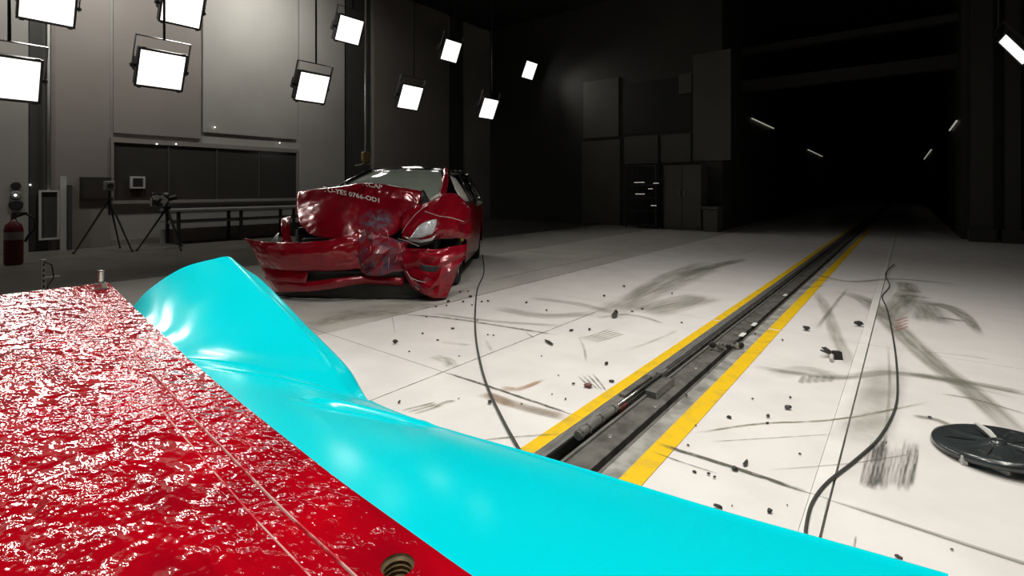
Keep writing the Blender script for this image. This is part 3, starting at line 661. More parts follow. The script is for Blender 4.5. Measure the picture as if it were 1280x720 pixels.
# side panels: column grid with wheel arches, split into fender stub, doors and rear quarter
def sidex(s, cy, z): 
    base = .83+.035*(1 if s > 0 else -1)*cy*0; bow = .03*math.sin(min(1, max(0, (cy-.6)/3.2))*PI)
    k = (z-.55)/.45; return s*(base+bow-.05*max(0, k)**2-.06*max(0, -k)**2)+.04*cy
def zlow(cy):
    z = .2
    for c in (.98, 3.30):
        d = abs(cy-c)
        if d < .37: z = max(z, .30+math.sqrt(.37**2-d*d))
    return z
def belt(cy): return .98+.05*(cy-1)/2.5
def side_panel(name, s, c0, c1, m=M_car):
    n, k = max(6, int((c1-c0)*24)), 10; vs = []
    for i in range(n+1):
        cy = c0+(c1-c0)*i/n; a, b = zlow(cy), belt(cy)
        for j in range(k+1):
            z = a+(b-a)*j/k; vs.append(KL(sidex(s, cy, z), cy, z))
    fs = [(i*(k+1)+j, (i+1)*(k+1)+j, (i+1)*(k+1)+j+1, i*(k+1)+j+1) for i in range(n) for j in range(k)]
    return mesh(name, vs, fs, m, car, smooth=True, solid=.005)
doors = {}
for s in (1, -1):
    side_panel('fender_stub', s, .80, 1.30); doors[s] = side_panel('front_door', s, 1.31, 2.22); side_panel('rear_door', s, 2.23, 2.95); side_panel('rear_quarter', s, 2.96, 3.78)
    for (c0, c1, nm) in ((1.38, 2.16, 'side_window'), (2.26, 2.95, 'side_window'), (3.02, 3.40, 'quarter_window')):
        vs = []; n, k = 6, 4
        for i in range(n+1):
            for j in range(k+1):
                cy = c0+(c1-c0)*i/n; a = belt(cy)+.01; top = 1.40-.0*cy-.42*max(0, (1.75-cy))**1.0*1.3-.25*max(0, cy-3.0)
                z = a+(max(top, a+.03)-a)*j/k; vs.append(KL(s*(.79-.27*(max(0., z-.98)/.45)**1.2)+.04*cy, cy, z))
        fs = [(i*(k+1)+j, (i+1)*(k+1)+j, (i+1)*(k+1)+j+1, i*(k+1)+j+1) for i in range(n) for j in range(k)]
        mesh(nm, vs, fs, M_sideglass if (s < 0 or c0 > 2.2) else M_airbag, car, smooth=True, solid=.004)
    for (c0, c1) in ((2.19, 2.21), (2.985, 2.985)):
        MB().tube([KL(s*.79+.04*c0, c0, belt(c0)), KL(s*.60+.04*c1, c1, 1.43)], .03, 8).build('pillar', M_roof, car, smooth=True)
    MB().tube([KL(s*.77+.04*3.5, 3.62, 1.02), KL(s*.56+.04*3.3, 3.32, 1.42)], .06, 8).build('rear_pillar', M_roof, car, smooth=True)
    mo = MB(); c = KL(s*.98+.05, 1.42, 1.04)
    mo.lathe([(0, -.09), (.05, -.075), (.075, -.02), (.075, .03), (.0, .035)], 14, c, Matrix.Rotation(YAW, 3, 'Z') @ Matrix.Rotation(PI/2, 3, 'X')); mi = mo.build('wing_mirror', M_roof, car, smooth=True)
    MB().tube([KL(s*.80+.05, 1.46, 1.0), c], .02, 8).build('mirror_arm', M_dark, mi)
    for cy in (.98, 3.30):
        A = KL(s*.80+.04*cy, cy, .30); B = KL(s*.60+.04*cy, cy, .30); R = Matrix.Rotation(YAW, 3, 'Z') @ Matrix.Rotation(PI/2*s, 3, 'Y')
        wh = MB().lathe([(.17, -.09), (.275, -.10), (.30, -.07), (.30, .07), (.275, .10), (.20, .095)], 32, (A+B)/2, R).build('wheel', M_tyre, car, smooth=True)
        MB().lathe([(.20, .075), (.19, .06), (.06, .05), (.05, .07), (0, .07)], 32, (A+B)/2, R).build('rim', M_grey, wh, smooth=True)
        for q in range(5):
            a = 2*PI*q/5; d = R @ Vector((math.cos(a), math.sin(a), 0)); ax = R @ Vector((0, 0, 1)); c0 = (A+B)/2+ax*.07
            MB().tube([c0+d*.04, c0+d*.19], [.025, .016], 6).build('spoke', M_lgrey, wh)
# bits of lettering and a marker on the near flank
for (px, py, cy, w_, h_) in ((593, 272, 1.42, .10, .05), (593.5, 280, 1.45, .11, .06), (593, 288, 1.45, .10, .06), (586, 247, 1.05, .06, .05)):
    p = K(px, py, cy); z = p.z; cx = sidex(1, cy, z)
    vs = [KL(sidex(1, cy+a*w_, z+b_*h_)+.008, cy+a*w_, z+b_*h_) for a, b_ in ((-1, -.5), (1, -.5), (1, .5), (-1, .5))]
    mesh('flank_marking', vs, [(0, 1, 2, 3)], M_letter, doors[1])
p = K(578, 288, .86)
for a, b_, m in ((-.028, .03, M_yv), (.03, .03, M_dark), (-.028, -.03, M_dark), (.03, -.03, M_yv), (0, -.085, M_yv)):
    q = p+RT*(a*.5)+Vector((0, 0, b_*1.2)); d = FW*.01
    MB().add([q+RT*x*.016+Vector((0, 0, z*.034))+FW*(x*.02) for x, z in ((-1, -1), (1, -1), (1, 1), (-1, 1))], [(0, 1, 2, 3)]).build('target_marker', m, car, solid=.004)
# windscreen, roof, pillars, tail
ws_rows = [[(463, 214.5, 1.72), (490, 212.5, 1.64), (520, 212.5, 1.62), (551, 214, 1.70)],
           [(437, 227, 1.38), (475, 226, 1.26), (520, 227, 1.24), (554, 231, 1.34)],
           [(408, 246, 1.0), (460, 248, .90), (510, 250, .90), (558, 254, 1.0)]]
wsr = patch('windscreen', ws_rows, M_ws, car, n=8, solid=.005)
patch('sun_visor_band', [[(478, 214.6, 1.58), (496, 214.2, 1.56)], [(473, 222.5, 1.37), (492, 222.5, 1.35)]], M_dark, wsr, n=3)
MB().add([KL(x, y, z) for x, y, z in ((-.06, 1.56, 1.46), (.05, 1.56, 1.46), (.05, 1.55, 1.48), (-.06, 1.55, 1.48))], [(0, 1, 2, 3)]).build('mirror_sticker', M_lgrey, wsr)
rf = []
for cy, hw, z in ((1.62, .57, 1.435), (1.72, .61, 1.49), (2.1, .64, 1.545), (2.8, .62, 1.525), (3.3, .57, 1.46), (3.5, .54, 1.39)):
    rf.append([KL(.0+x*hw+.04*(cy-1.6)+.0, cy, z-.065*abs(x)**3) for x in (-1.04, -.95, -.6, 0, .6, .95, 1.04)])
vs, fs, _, _ = surf(rf, 6); roof = mesh('roof', vs, fs, M_roof, car, smooth=True, solid=.02)
MB().tube([KL(-.0, 3.2, 1.47), KL(.0, 3.38, 1.62)], [.008, .004], 6).build('antenna', M_dark, roof)
MB().tube([K(463, 213.5, 1.72), K(437, 226.5, 1.38), K(407, 246, 1.0)], .032, 10).build('windscreen_pillar', M_roof, car, smooth=True)
ap = MB().tube([K(557, 213, 1.82), K(557, 223, 1.52), K(554, 240, 1.18), K(551, 256, .98)], [.042, .045, .05, .05], 12).build('windscreen_pillar', M_car, car, smooth=True)
MB().tube([KL(.62+.0, 1.75, 1.43), KL(.70, 2.4, 1.45), KL(.70, 3.2, 1.42)], .035, 8).build('roof_rail', M_roof, car, smooth=True)
MB().tube([KL(-.60, 1.75, 1.43), KL(-.54, 2.4, 1.45), KL(-.46, 3.2, 1.42)], .035, 8).build('roof_rail', M_roof, car, smooth=True)
patch('tailgate_window', [[(-.44, 3.48, 1.39), (.14, 3.54, 1.40), (.70, 3.48, 1.39)], [(-.62, 3.70, 1.05), (.14, 3.76, 1.05), (.90, 3.70, 1.05)]], M_sideglass, car, f=KL, n=6)
patch('tailgate', [[(-.64, 3.72, 1.04), (.14, 3.80, 1.04), (.92, 3.72, 1.04)], [(-.70, 3.80, .7), (.14, 3.88, .7), (.98, 3.80, .7)], [(-.68, 3.78, .25), (.14, 3.86, .25), (.96, 3.78, .25)]], M_car, car, f=KL, n=6)
MB().add([KL(*v) for v in MB().box((-.72, .95, .18), (.80, 3.7, .34)).v], MB().box((0, 0, 0), (1, 1, 1)).f).build('floor_pan', M_dark, car)
ds = MB(); ds.box((-.68, 1.05, .72), (.72, 1.45, .98)); MB().add([KL(*v) for v in ds.v], ds.f).build('dashboard', M_dark, car, bevel=.05)
for x in (-.36, .40):
    q = MB(); q.box((x-.24, 2.15, .55), (x+.24, 2.32, 1.12)).box((x-.24, 1.75, .34), (x+.24, 2.3, .55)).box((x-.13, 2.2, 1.13), (x+.13, 2.3, 1.30)); MB().add([KL(*v) for v in q.v], q.f).build('seat', M_dark, car, bevel=.05)

# ------------------------------------------------------------------ floodlights
def make_lamp():
    r = bpy.data.objects.new('floodlight', None); C.objects.link(r); r.empty_display_size = .2
    MB().box((-.36, -.16, -.33), (.36, -.02, .33)).build('housing', M_lamp, r, bevel=.02)
    MB().box((-.36, -.30, -.12), (.36, -.16, .12)).build('ballast_box', M_lamp, r, bevel=.02)
    p = MB().box((-.335, -.02, -.305), (.335, -.006, .305)).build('lens_panel', M_lit, r)
    fr = MB().box((-.37, -.03, .305), (.37, .012, .345)).box((-.37, -.03, -.345), (.37, .012, -.305)).box((-.37, -.03, -.305), (-.335, .012, .305)).box((.335, -.03, -.305), (.37, .012, .305))
    fr.build('bezel', M_lampf, r, bevel=.006)
    for s in (-1, 1):
        MB().box((s*.41-.006, -.12, -.05), (s*.41+.006, -.06, .52)).build('yoke_arm', M_lampf, r)
        MB().tube([(s*.36, -.09, 0), (s*.44, -.09, 0)], .03, 10).build('yoke_knob', M_lampf, r)
        MB().box((s*.30-.03, .0, -.36), (s*.30+.03, .02, -.31)).build('clip', M_lampf, r)
        MB().box((s*.30-.03, .0, .31), (s*.30+.03, .02, .36)).build('clip', M_lampf, r)
    MB().box((-.416, -.12, .52), (.416, -.06, .535)).build('yoke_bar', M_lampf, r)
    return r
def beam(lamp, watts, spread, size=.6):
    l = bpy.data.lights.new('beam', 'AREA'); l.shape = 'RECTANGLE'; l.size = .62; l.size_y = .56; l.energy = watts; l.color = WARM; l.spread = math.radians(spread)
    o = bpy.data.objects.new('beam', l); C.objects.link(o); o.parent = lamp; o.location = (0, .02, 0); o.rotation_euler = (PI/2, 0, 0)
lamp0 = make_lamp(); first = [True]
def lamp(loc, head, tilt, label, group, watts, spread, hang=True, scale=.94):
    o = lamp0 if first[0] else copy_tree(lamp0); first[0] = False
    o.location = loc; o.rotation_euler = Euler((-tilt, 0, head), 'XYZ'); o.scale = (scale,)*3
    tag(o, label, 'floodlight', group); todo.append((o, watts, spread))
    if hang:
        R = Euler((-tilt, 0, head)).to_matrix(); top = Vector(loc)+R @ Vector((0, -.09, .535))*scale
        d = [top, Vector((top.x, top.y, ZC))]
        hangers.append((d, o))
    return o
todo = []; hangers = []
XLAMP = -10.0
low = [(10, 98), (202, 88), (391, 110), (513, 122), (611, 136)]
top = [(60, 4), (228, 11), (437, 38), (564, 64), (662, 88)]
ordn = ['first from the left', 'second from the left', 'third from the left', 'fourth from the left', 'last on the right']
for row, pts, XQ in (('lower', low, -9.7), ('upper', top, -10.5)):
    for k, (px, py) in enumerate(pts):
        p = WX(px, py, XQ)
        lamp(p, -PI/2+(.0), math.radians(24), f'glowing floodlight in the {row} row of the left bank, {ordn[k]}', 'floodlights of the left bank', BANK_W, 84)
p = WX(1268, 62, 1.55); lamp(p, PI/2+.06, math.radians(34), 'lone floodlight at the right edge, seen edge on', None, BANK_W*.25, 120)
i = 0
for x in (-1.9, .2):
    for y in (-.5, 2.2, 4.9):
        lamp((x, y, 5.3), 0, math.radians(90), f'overhead floodlight pointing down, {["nearest the red block", "in the middle", "farthest along the rail"][i % 3]}, {"left" if x < -1 else "right"} of the rail', 'overhead floodlights', OVER_W, 102); i += 1
for k, y in enumerate((-1.0, 2.4, 5.8)):  # extra lamps above the frame, added only to brighten the left wall
    lamp((-10.9, y, 6.6), PI/2, math.radians(40), f'added unseen floodlight brightening the left wall, {["nearest", "middle", "farthest"][k]} of three', 'added wall-brightening lights', AISLE_FILL_W, 150)
for o, wt_, sp in todo: beam(o, wt_, sp)
bpy.context.view_layer.update()
for d, lo in hangers:
    o = MB().tube(d, .02, 8).build('hanger_rod', M_lamp); o.parent = lo; o.matrix_parent_inverse = lo.matrix_world.inverted()

# ------------------------------------------------------------------ things along the left wall
# conduit, framed panel, boards
def simple(name, mb, m, label, cat, group=None, **kw):
    c = Vector((sum(v.x for v in mb.v)/len(mb.v), sum(v.y for v in mb.v)/len(mb.v), min(v.z for v in mb.v)))
    o = mb.build(name, m, loc=c, **kw); return tag(o, label, cat, group)
pa = WX(58, 150, XL+.12); pb = WX(61, 239, XL+.12)
simple('conduit_pipe', MB().tube([(XL+.10, pb.y, pb.z), (XL+.10, pb.y, 6.)], .022, 8), M_lgrey, 'thin pale conduit pipe running down the left wall to a framed panel', 'pipe', smooth=True)
a, b = WX(52, 240, XL+.16), WX(72, 297, XL+.16)
pn = empty('framed_panel', (XL+.1, (a.y+b.y)/2, b.z), 'narrow framed mesh panel below the conduit pipe on left wall', 'panel')
MB().box((XL+.06, a.y, b.z), (XL+.10, b.y, a.z)).build('panel_sheet', M_walld, pn)
t = .035; MB().box((XL+.06, a.y-t, b.z-t), (XL+.14, b.y+t, b.z)).box((XL+.06, a.y-t, a.z), (XL+.14, b.y+t, a.z+t)).box((XL+.06, a.y-t, b.z), (XL+.14, a.y, a.z)).box((XL+.06, b.y, b.z), (XL+.14, b.y+t, a.z)).build('panel_frame', M_lgrey, pn)
a = WX(77, 220, XL+.3); b = WX(85, 318, XL+.3)
simple('leaning_board', MB().box((XL+.12, a.y, 0), (XL+.18, b.y, a.z)), M_lgrey, 'tall pale board standing upright against the left wall', 'board')
a = WX(86, 225, XL+.3); b = WX(91, 318, XL+.3)
simple('upright_post', MB().box((XL+.12, a.y, 0), (XL+.25, b.y, a.z-.1)), M_walld, 'dark upright post beside the pale board at left wall', 'post')
# control buttons
cb = empty('control_panel', (XL+.24, WX(20, 240, XL+.22).y, 1.0), 'stack of three round controls on the grey pier at far left', 'controls')
for py, m, rr in ((232, M_dark, .07), (244, M_grey, .08), (256, M_dark, .10)):
    p = WX(20, py, XL+.24); MB().lathe([(0, .05), (rr*.8, .05), (rr, .03), (rr, 0)], 18, (XL+.215, p.y, p.z), Matrix.Rotation(PI/2, 3, 'Y')).build('button', m, cb, smooth=False)
p = WX(19.5, 244, XL+.28); MB().lathe([(0, .02), (.018, .015), (.02, 0)], 12, (XL+.262, p.y, p.z), Matrix.Rotation(PI/2, 3, 'Y')).build('indicator', M_led, cb)
# fire extinguisher
p = G(17, 331); p.x = max(p.x, XL+.5); fe = empty('fire_extinguisher', p, 'red fire extinguisher with black hose standing below the round controls', 'extinguisher')
MB().lathe([(0, 0), (.10, 0), (.115, .03), (.115, .55), (.10, .63), (.045, .68), (.035, .72), (0, .72)], 24, p).build('cylinder', M_red, fe, smooth=True)
MB().lathe([(.116, .40), (.116, .52)], 24, p).build('paper_label', M_grey, fe)
MB().box((-.03, -.03, .72), (.03, .03, .80), o=p).box((-.02, -.02, .80), (.02, .16, .825), o=p).build('valve', M_dark, fe)
MB().tube([p+Vector(v) for v in ((0, .03, .76), (.0, .14, .80), (.02, .24, .72), (.02, .24, .55), (.0, .17, .45), (0, .13, .35))], .018, 8).build('hose', M_dark, fe, smooth=True)
# wall monitor + tripods
a, b = WX(100, 221, XL+.1), WX(139, 250, XL+.1)
mo = empty('wall_monitor', (XL+.08, (a.y+b.y)/2, b.z), 'dark rectangular monitor on the left wall behind a tripod', 'monitor')
MB().box((XL+.05, a.y, b.z), (XL+.12, b.y, a.z)).build('monitor_body', M_dark, mo, bevel=.01); MB().box((XL+.12, a.y+.04, b.z+.04), (XL+.124, b.y-.04, a.z-.04)).build('screen', M_glassd, mo)
def tripod(base, apex_z, r, top, label, ang=0.):
    t = empty('camera_tripod', base, label, 'tripod')
    ap = base+Vector((0, 0, apex_z))
    for k in range(3):
        a = ang+2*PI*k/3; ft = base+Vector((math.cos(a)*r, math.sin(a)*r, 0))
        MB().tube([ap, (ap+ft)/2, ft], [.02, .017, .013], 8).build('leg', M_dark, t)
        MB().lathe([(0, 0), (.022, 0), (.018, .03)], 10, ft).build('rubber_foot', M_black, t)
    MB().tube([ap-Vector((0, 0, .3)), base+Vector((0, 0, top))], .018, 8).build('centre_column', M_dark, t)
    MB().box((-.05, -.05, -.03), (.05, .05, .03), o=ap).build('apex_block', M_dark, t)
    return t
b1 = Vector((-12.0, 2.62, 0)); tripod(b1, 1.0, .52, 1.16, 'dark camera tripod in front of the wall monitor', .5)
c = empty('tripod_camera', b1+Vector((0, 0, 1.16)), 'small pale camera head on the tripod before the wall monitor', 'camera')
MB().box((-.07, -.08, 0), (.07, .08, .19), o=b1+Vector((0, 0, 1.16))).build('camera_body', M_grey, c, bevel=.02)
MB().lathe([(.05, 0), (.05, .05), (.04, .055), (0, .05)], 16, b1+Vector((.07, 0, 1.26)), Matrix.Rotation(PI/2, 3, 'Y')).build('lens', M_dark, c)
b2 = Vector((-11.5, 3.42, 0)); tripod(b2, .82, .48, .86, 'dark low tripod in front of the long bench', .2)
bx = empty('equipment_box', b2+Vector((0, -.12, .86)), 'black and white patterned equipment box on the low tripod', 'equipment')
MB().box((-.1, -.13, 0), (.1, .13, .26), o=b2+Vector((0, -.12, .86))).build('box_body', mat('black_white_speckle', (.62, .62, .58), .5, col2=(.02, .02, .02), vscale=9, lo=.48, hi=.52), bx, bevel=.01)
MB().tube([b2+Vector((.0, .02, 1.0)), b2+Vector((.0, .16, 1.03))], .05, 12).build('lens_barrel', M_dark, bx)
# small wall boxes
a = WX(172, 228, XL+.1); sw = empty('wall_box', (XL+.06, a.y, a.z-.15), 'small pale square box on wall left of window glass', 'wall box')
MB().box((XL+.05, a.y-.13, a.z-.13), (XL+.13, a.y+.13, a.z+.13)).build('box_frame', M_lgrey, sw); MB().box((XL+.13, a.y-.09, a.z-.09), (XL+.135, a.y+.09, a.z+.09)).build('box_face', M_dark, sw)
# long bench below the window
bn = empty('long_bench', (-12.4, 6, 0), 'long low grey bench below the dark window at left wall', 'bench')
yb0, yb1 = 3.7, 9.0
MB().box((-12.9, yb0, .70), (-12.1, yb1, .76)).build('bench_top', M_grey, bn, bevel=.01)
MB().box((-12.9, yb0, .46), (-12.2, yb1, .50)).build('lower_shelf', M_grey, bn)
MB().box((-12.9, yb0, .0), (-12.86, yb1, .30)).build('back_board', M_wall, bn)
for k in range(5):
    for x in (-12.16, -12.85):
        MB().box((x-.03, yb0+.1+k*1.27, 0), (x+.03, yb0+.16+k*1.27, .70)).build('leg', M_dark, bn)
MB()
bo = empty('bench_vise', (-12.4, 7.6, .76), 'small grey clamp standing on the long bench beside the car', 'clamp')
MB().box((-12.5, 7.5, .76), (-12.3, 7.7, .80)).box((-12.44, 7.57, .8), (-12.36, 7.63, .92)).build('clamp_base', M_grey, bo); MB().box((-12.52, 7.45, .92), (-12.28, 7.75, 1.05)).build('clamp_head', M_grey, bo, bevel=.02)
mn = empty('bench_cabinet', (-12.5, 8.4, .76), 'low dark cabinet at the far end of the bench behind the bonnet', 'cabinet')
MB().box((-12.8, 8.05, .76), (-12.2, 8.9, .98)).build('cabinet_body', M_dark, mn, bevel=.01); MB().box((-12.82, 8.03, .98), (-12.18, 8.92, 1.0)).build('cabinet_lid', M_lgrey, mn)
# pale stand with cable near the red block
p = G(54, 372); st = empty('cable_stand', p, 'pale slotted upright with a dangling dark cable behind the red block', 'stand')
up = MB(); MB().box((-.03, -.02, 0), (.03, .02, .42), o=p).build('upright', M_lgrey, st)
for k in range(6): MB().box((.03, -.008, .05+k*.06), (.033, .008, .08+k*.06), o=p).build('slot', M_dark, st)
MB().tube([p+Vector(v) for v in ((.03, 0, .40), (.06, .06, .36), (.05, .08, .22), (.03, .03, .12), (.04, .05, .02))], .007, 6).build('cable', M_dark, st, smooth=True)
MB().box((.02, .0, .22), (.05, .13, .235), o=p).build('arm', M_bright, st); MB().box((-.09, -.09, 0), (.09, .09, .015), o=p).build('foot_plate', M_grey, st)
# crane hook on its rod
hp = FW*9.3+RT*((457-640)/F*9.3); hz = H-(206-HZ)/F*9.3
hk = empty('crane_hook', Vector((hp.x, hp.y, hz)), 'yellowish crane hook block hanging on a thin rod above the car', 'hook')
hb = Vector((hp.x, hp.y, hz))
MB().box((-.05, -.07, .06), (.05, .07, .24), o=hb).build('hook_block', M_hook, hk, bevel=.02)
MB().tube([hb+RT*x+Vector((0, 0, z)) for x, z in ((0, .08), (.0, .03), (.05, .0), (.08, .03), (.07, .07))], .016, 8).build('hook', M_bright, hk, smooth=True)
MB().tube([hb+RT*x+Vector((0, 0, z)) for x, z in ((-.2, -.02), (-.08, .0), (.0, .06))], .014, 8).build('shackle', M_hook, hk, smooth=True)
MB().tube([hb+Vector((0, 0, .2)), Vector((hb.x, hb.y, ZC))], .016, 8).build('rod', M_lgrey, hk)

# tiny wall indicator lights
for k, (px, py) in enumerate(((196.5, 180), (220.5, 180), (269, 159), (350, 178.5), (38.5, 231))):
    p = WX(px, py, XL+.12)
    o = MB().lathe([(0, .03), (.012, .012), (.014, 0)], 10, (0, 0, 0), Matrix.Rotation(PI/2, 3, 'Y')).build('indicator_light', M_led); o.location = (XL+(.10 if k != 4 else .06), p.y, p.z)
    tag(o, ['tiny white indicator light above the window, left of a pair', 'tiny white indicator light above the window, right of a pair', 'single tiny light high between floodlights and window', 'tiny light at the upper right window corner', 'tiny light in the dark recess at far left'][k], 'indicator')

# ------------------------------------------------------------------ dim far end
sf = empty('shelf_rack', WY(806, 292, YB-.5)*1.0, 'dark rack with a few glowing painted glints in the far doorway', 'rack')
a = WY(787, 207, YB-.5); b = WY(824, 290, YB-.5); zt = a.z; sf.location = ((a.x+b.x)/2, YB-.5, 0)
for x in (a.x, b.x):
    for yy in (YB-.75, YB-.25): MB().box((x-.02, yy-.02, 0), (x+.02, yy+.02, zt)).build('upright', M_dark, sf)
for z in (.1, .5, .9, 1.3, zt-.05): MB().box((a.x, YB-.77, z), (b.x, YB-.23, z+.03)).build('shelf', M_dark, sf)
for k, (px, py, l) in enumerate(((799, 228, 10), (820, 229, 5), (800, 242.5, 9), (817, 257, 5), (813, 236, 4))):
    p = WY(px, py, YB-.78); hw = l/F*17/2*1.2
    o = MB().tube([(-hw, 0, 0), (hw, 0, 0)], .014, 6).build('glowing_glint', M_tube); o.location = p; o.parent = None  # self-glowing bars stand for glints on the shelved items
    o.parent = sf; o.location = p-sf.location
cbn = empty('cabinet', ((WY(830, 0+250, YB-.4).x+WY(878, 250, YB-.4).x)/2, YB-.4, 0), 'dim grey double-door cabinet right of the far doorway', 'cabinet')
a = WY(829, 207, YB-.6); b = WY(877, 285, YB-.6); c2 = (a.x+b.x)/2
MB().box((a.x, YB-.58, 0), (b.x, YB-.08, a.z)).build('cabinet_body', M_bp, cbn)
for s, x0, x1 in ((0, a.x+.02, c2-.01), (1, c2+.01, b.x-.02)):
    d = MB().box((x0, YB-.605, .08), (x1, YB-.58, a.z-.04)).build('door', M_bp, cbn); MB().box(((x1-.08) if s == 0 else x0+.05, YB-.63, 1.0), ((x1-.05) if s == 0 else x0+.08, YB-.605, 1.15)).build('handle', M_grey, d)
a = WY(880, 246, YB-.5); b = WY(912, 285, YB-.5); cr = empty('storage_crate', ((a.x+b.x)/2, YB-.5, 0), 'dim pale crate stack at the tunnel corner', 'crate')
MB().box((a.x+.05, YB-.75, 0), (b.x-.25, YB-.25, .62)).build('crate_body', M_bp, cr, bevel=.01); MB().box((a.x+.02, YB-.78, .62), (b.x-.22, YB-.22, .70)).build('crate_lid', M_bp, cr, bevel=.01)
# strip lights along the tunnel
def tube_light(p, q, label, r=.02):
    c = (p+q)/2; t = empty('strip_light', c, label, 'strip light')
    MB().tube([p, q], r, 8).build('tube', M_tube, t); d = Vector((0, 0, .05))
    MB().tube([p+d, q+d], r*1.6, 6).build('fitting', M_black, t)
def z_at(px, py, X): return WX(px, py, X)
tube_light(WX(940, 148, XE+.06), WX(967, 160.5, XE+.06), 'dim strip light high on the tunnel wall, nearer of two')
tube_light(WX(1010, 187, XE+.06), WX(1028, 195.5, XE+.06), 'dim strip light on the tunnel left wall, farther of two')
tube_light(WX(1196, 151, XT-.06), WX(1187, 163, XT-.06), 'dim strip light right of the tunnel, upper of two')
tube_light(WX(1164, 187, XT-.06), WX(1155, 199, XT-.06), 'dim strip light right of the tunnel, lower of two', .025)
a, b = Vector((XE, 40, WY(1045, 162, 40).z)), Vector((XT, 40, WY(1150, 163, 40).z))
simple('cross_cable', MB().tube([a, b], .02, 6), M_grey, 'thin horizontal cable spanning the dark tunnel', 'cable')
# gantry columns at the right
for k, (px, w_) in enumerate(((1225, .7), (1262, .5))):
    p = WY(px, 250, YP-.2); 
    o = MB().box((-w_/4, -.15, 0), (w_/4, .15, ZC)).box((-w_/4-.05, -.2, 0), (w_/4+.05, .2, .3)).build('column', M_back); o.location = (p.x, YP-.5, 0); struct(o); o.name = f'trim_{k+1}'
o = MB().box((XE, 0, 0), (XT, .3, .35)).box((XE, 0, 1.2), (XT, .3, 1.4)); o.v = [v+Vector((0, 17, 4.3)) for v in o.v]
simple('cross_truss', MB().add([v for v in o.v], o.f), M_back, 'dark cross beams spanning the far tunnel mouth', 'beam')

# ------------------------------------------------------------------ cords on the floor
def cord(name, pts, r, label, z=None):
    P = [G(*p) for p in pts]; n = 12; c = [crom(P, i/n) for i in range((len(P)-1)*n+1)]
    c = [v+Vector((0, 0, r+.003)) for v in c]
    return simple(name, MB().tube(c, r, 8), M_cord, label, 'cord', smooth=True)
cord('extension_cord', [(603, 318), (605, 340), (597, 362), (594, 392), (595, 425), (602, 462), (612, 492), (630, 530), (652, 570)], .0075, 'thin dark cord lying from the car to the rail')
cord('floor_hose', [(1117, 331), (1107, 343), (1112, 358), (1103, 371), (1108, 385), (1113, 405), (1119, 440), (1122, 480), (1119, 512), (1100, 548), (1070, 577), (1035, 605), (1016, 630), (1008, 660), (1008, 685), (1012, 715)], .006, 'dark hose snaking over the floor beside the pale strip')
# ------------------------------------------------------------------ wheel cover
wc = empty('wheel_cover', Vector((*G(1246, 570).xy, 0)), 'glossy black wheel cover lying on the white floor', 'wheel cover')
cw = Vector(wc.location)+Vector((0, 0, .055)); Rw = Matrix.Rotation(math.radians(-5), 3, RT) @ Matrix.Rotation(math.radians(-4), 3, FW)
n = 80; prof = [(0, .006), (.03, .006), (.05, .0), (.10, -.006), (.16, -.004), (.205, .004), (.222, .0), (.228, -.012), (.224, -.026)]
vs = []
for (r_, z_) in prof:
    for k in range(n):
        a = 2*PI*k/n; rib = max(0, math.cos(5*a/1.0))**6
        zz = z_+.007*rib*min(1, r_/.05)*(1 if r_ < .2 else .0)
        vs.append(cw+Rw @ Vector((r_*math.cos(a), r_*math.sin(a), zz)))
fs = [(i*n+k, i*n+(k+1) % n, (i+1)*n+(k+1) % n, (i+1)*n+k) for i in range(len(prof)-1) for k in range(n)]
mesh('cover_disc', vs, fs, M_wc, wc, smooth=True, solid=.004)
MB().lathe([(0, .02), (.028, .018), (.036, .01), (.038, .0)], 24, cw, Rw).build('hub_cap', M_wc, wc, smooth=True)
for k in range(5):
    a = 2*PI*(k+.5)/5; d = Vector((math.cos(a), math.sin(a), 0))
    MB().add([cw+Rw @ (d*r_+Vector((-d.y, d.x, 0))*s+Vector((0, 0, z_))) for r_, s, z_ in ((.07, -.003, .0045), (.07, .003, .0045), (.18, .007, .002), (.18, -.007, .002))], [(0, 1, 2, 3)]).build('vent_slot', M_black, wc, solid=.002)
for px, py, l in ((1204, 579, .03), (1252, 591, .04), (1288, 588, .03)):
    p = G(px, py); MB().box((-l*.7, -.012, 0), (l*.7, .012, .04), Matrix.Rotation(1.0+px, 3, 'Z'), p).build('clip_tab', M_lgrey, wc, bevel=.004)
pt = cw+Rw @ Vector((0, 0, .028))+RT*.0+FW*.05
MB().add([pt+RT*x+FW*y+Vector((0, 0, z)) for x, y, z in ((-.018, -.05, 0), (.006, -.05, 0), (.02, -.005, .012), (.012, .05, .02), (-.004, .05, .02), (-.012, -.005, .012))], [(0, 1, 2, 3, 4, 5)]).build('broken_tab', M_lgrey, wc, solid=.005)

# ------------------------------------------------------------------ debris on the floor
def chunk(px, py, wpx, m, label, group=None, flat=.35, asp=1., name='debris_fragment', ang=None, z0=0.):
    p = G(px, py, z0); zd = (H-z0)*F/(py-HZ); s = wpx/F*zd/2; r = random.Random(int(px*7+py)); bm = bmesh.new()
    bmesh.ops.create_icosphere(bm, subdivisions=1, radius=1)
    a = ang if ang is not None else r.uniform(0, PI); ca, sa = math.cos(a), math.sin(a)
    for v in bm.verts:
        k = r.uniform(.55, 1.15); x, y, z = v.co*k; x *= s; y *= s*asp; z *= s*flat
        v.co = (x*ca-y*sa, x*sa+y*ca, z)
    mz = min(v.co.z for v in bm.verts)
    for v in bm.verts: v.co.z -= mz
    me = bpy.data.meshes.new(name); bm.to_mesh(me); bm.free(); me.materials.append(m)
    o = bpy.data.objects.new(name, me); C.objects.link(o); o.location = (p.x, p.y, z0+.0025)
    return tag(o, label, 'debris', group)
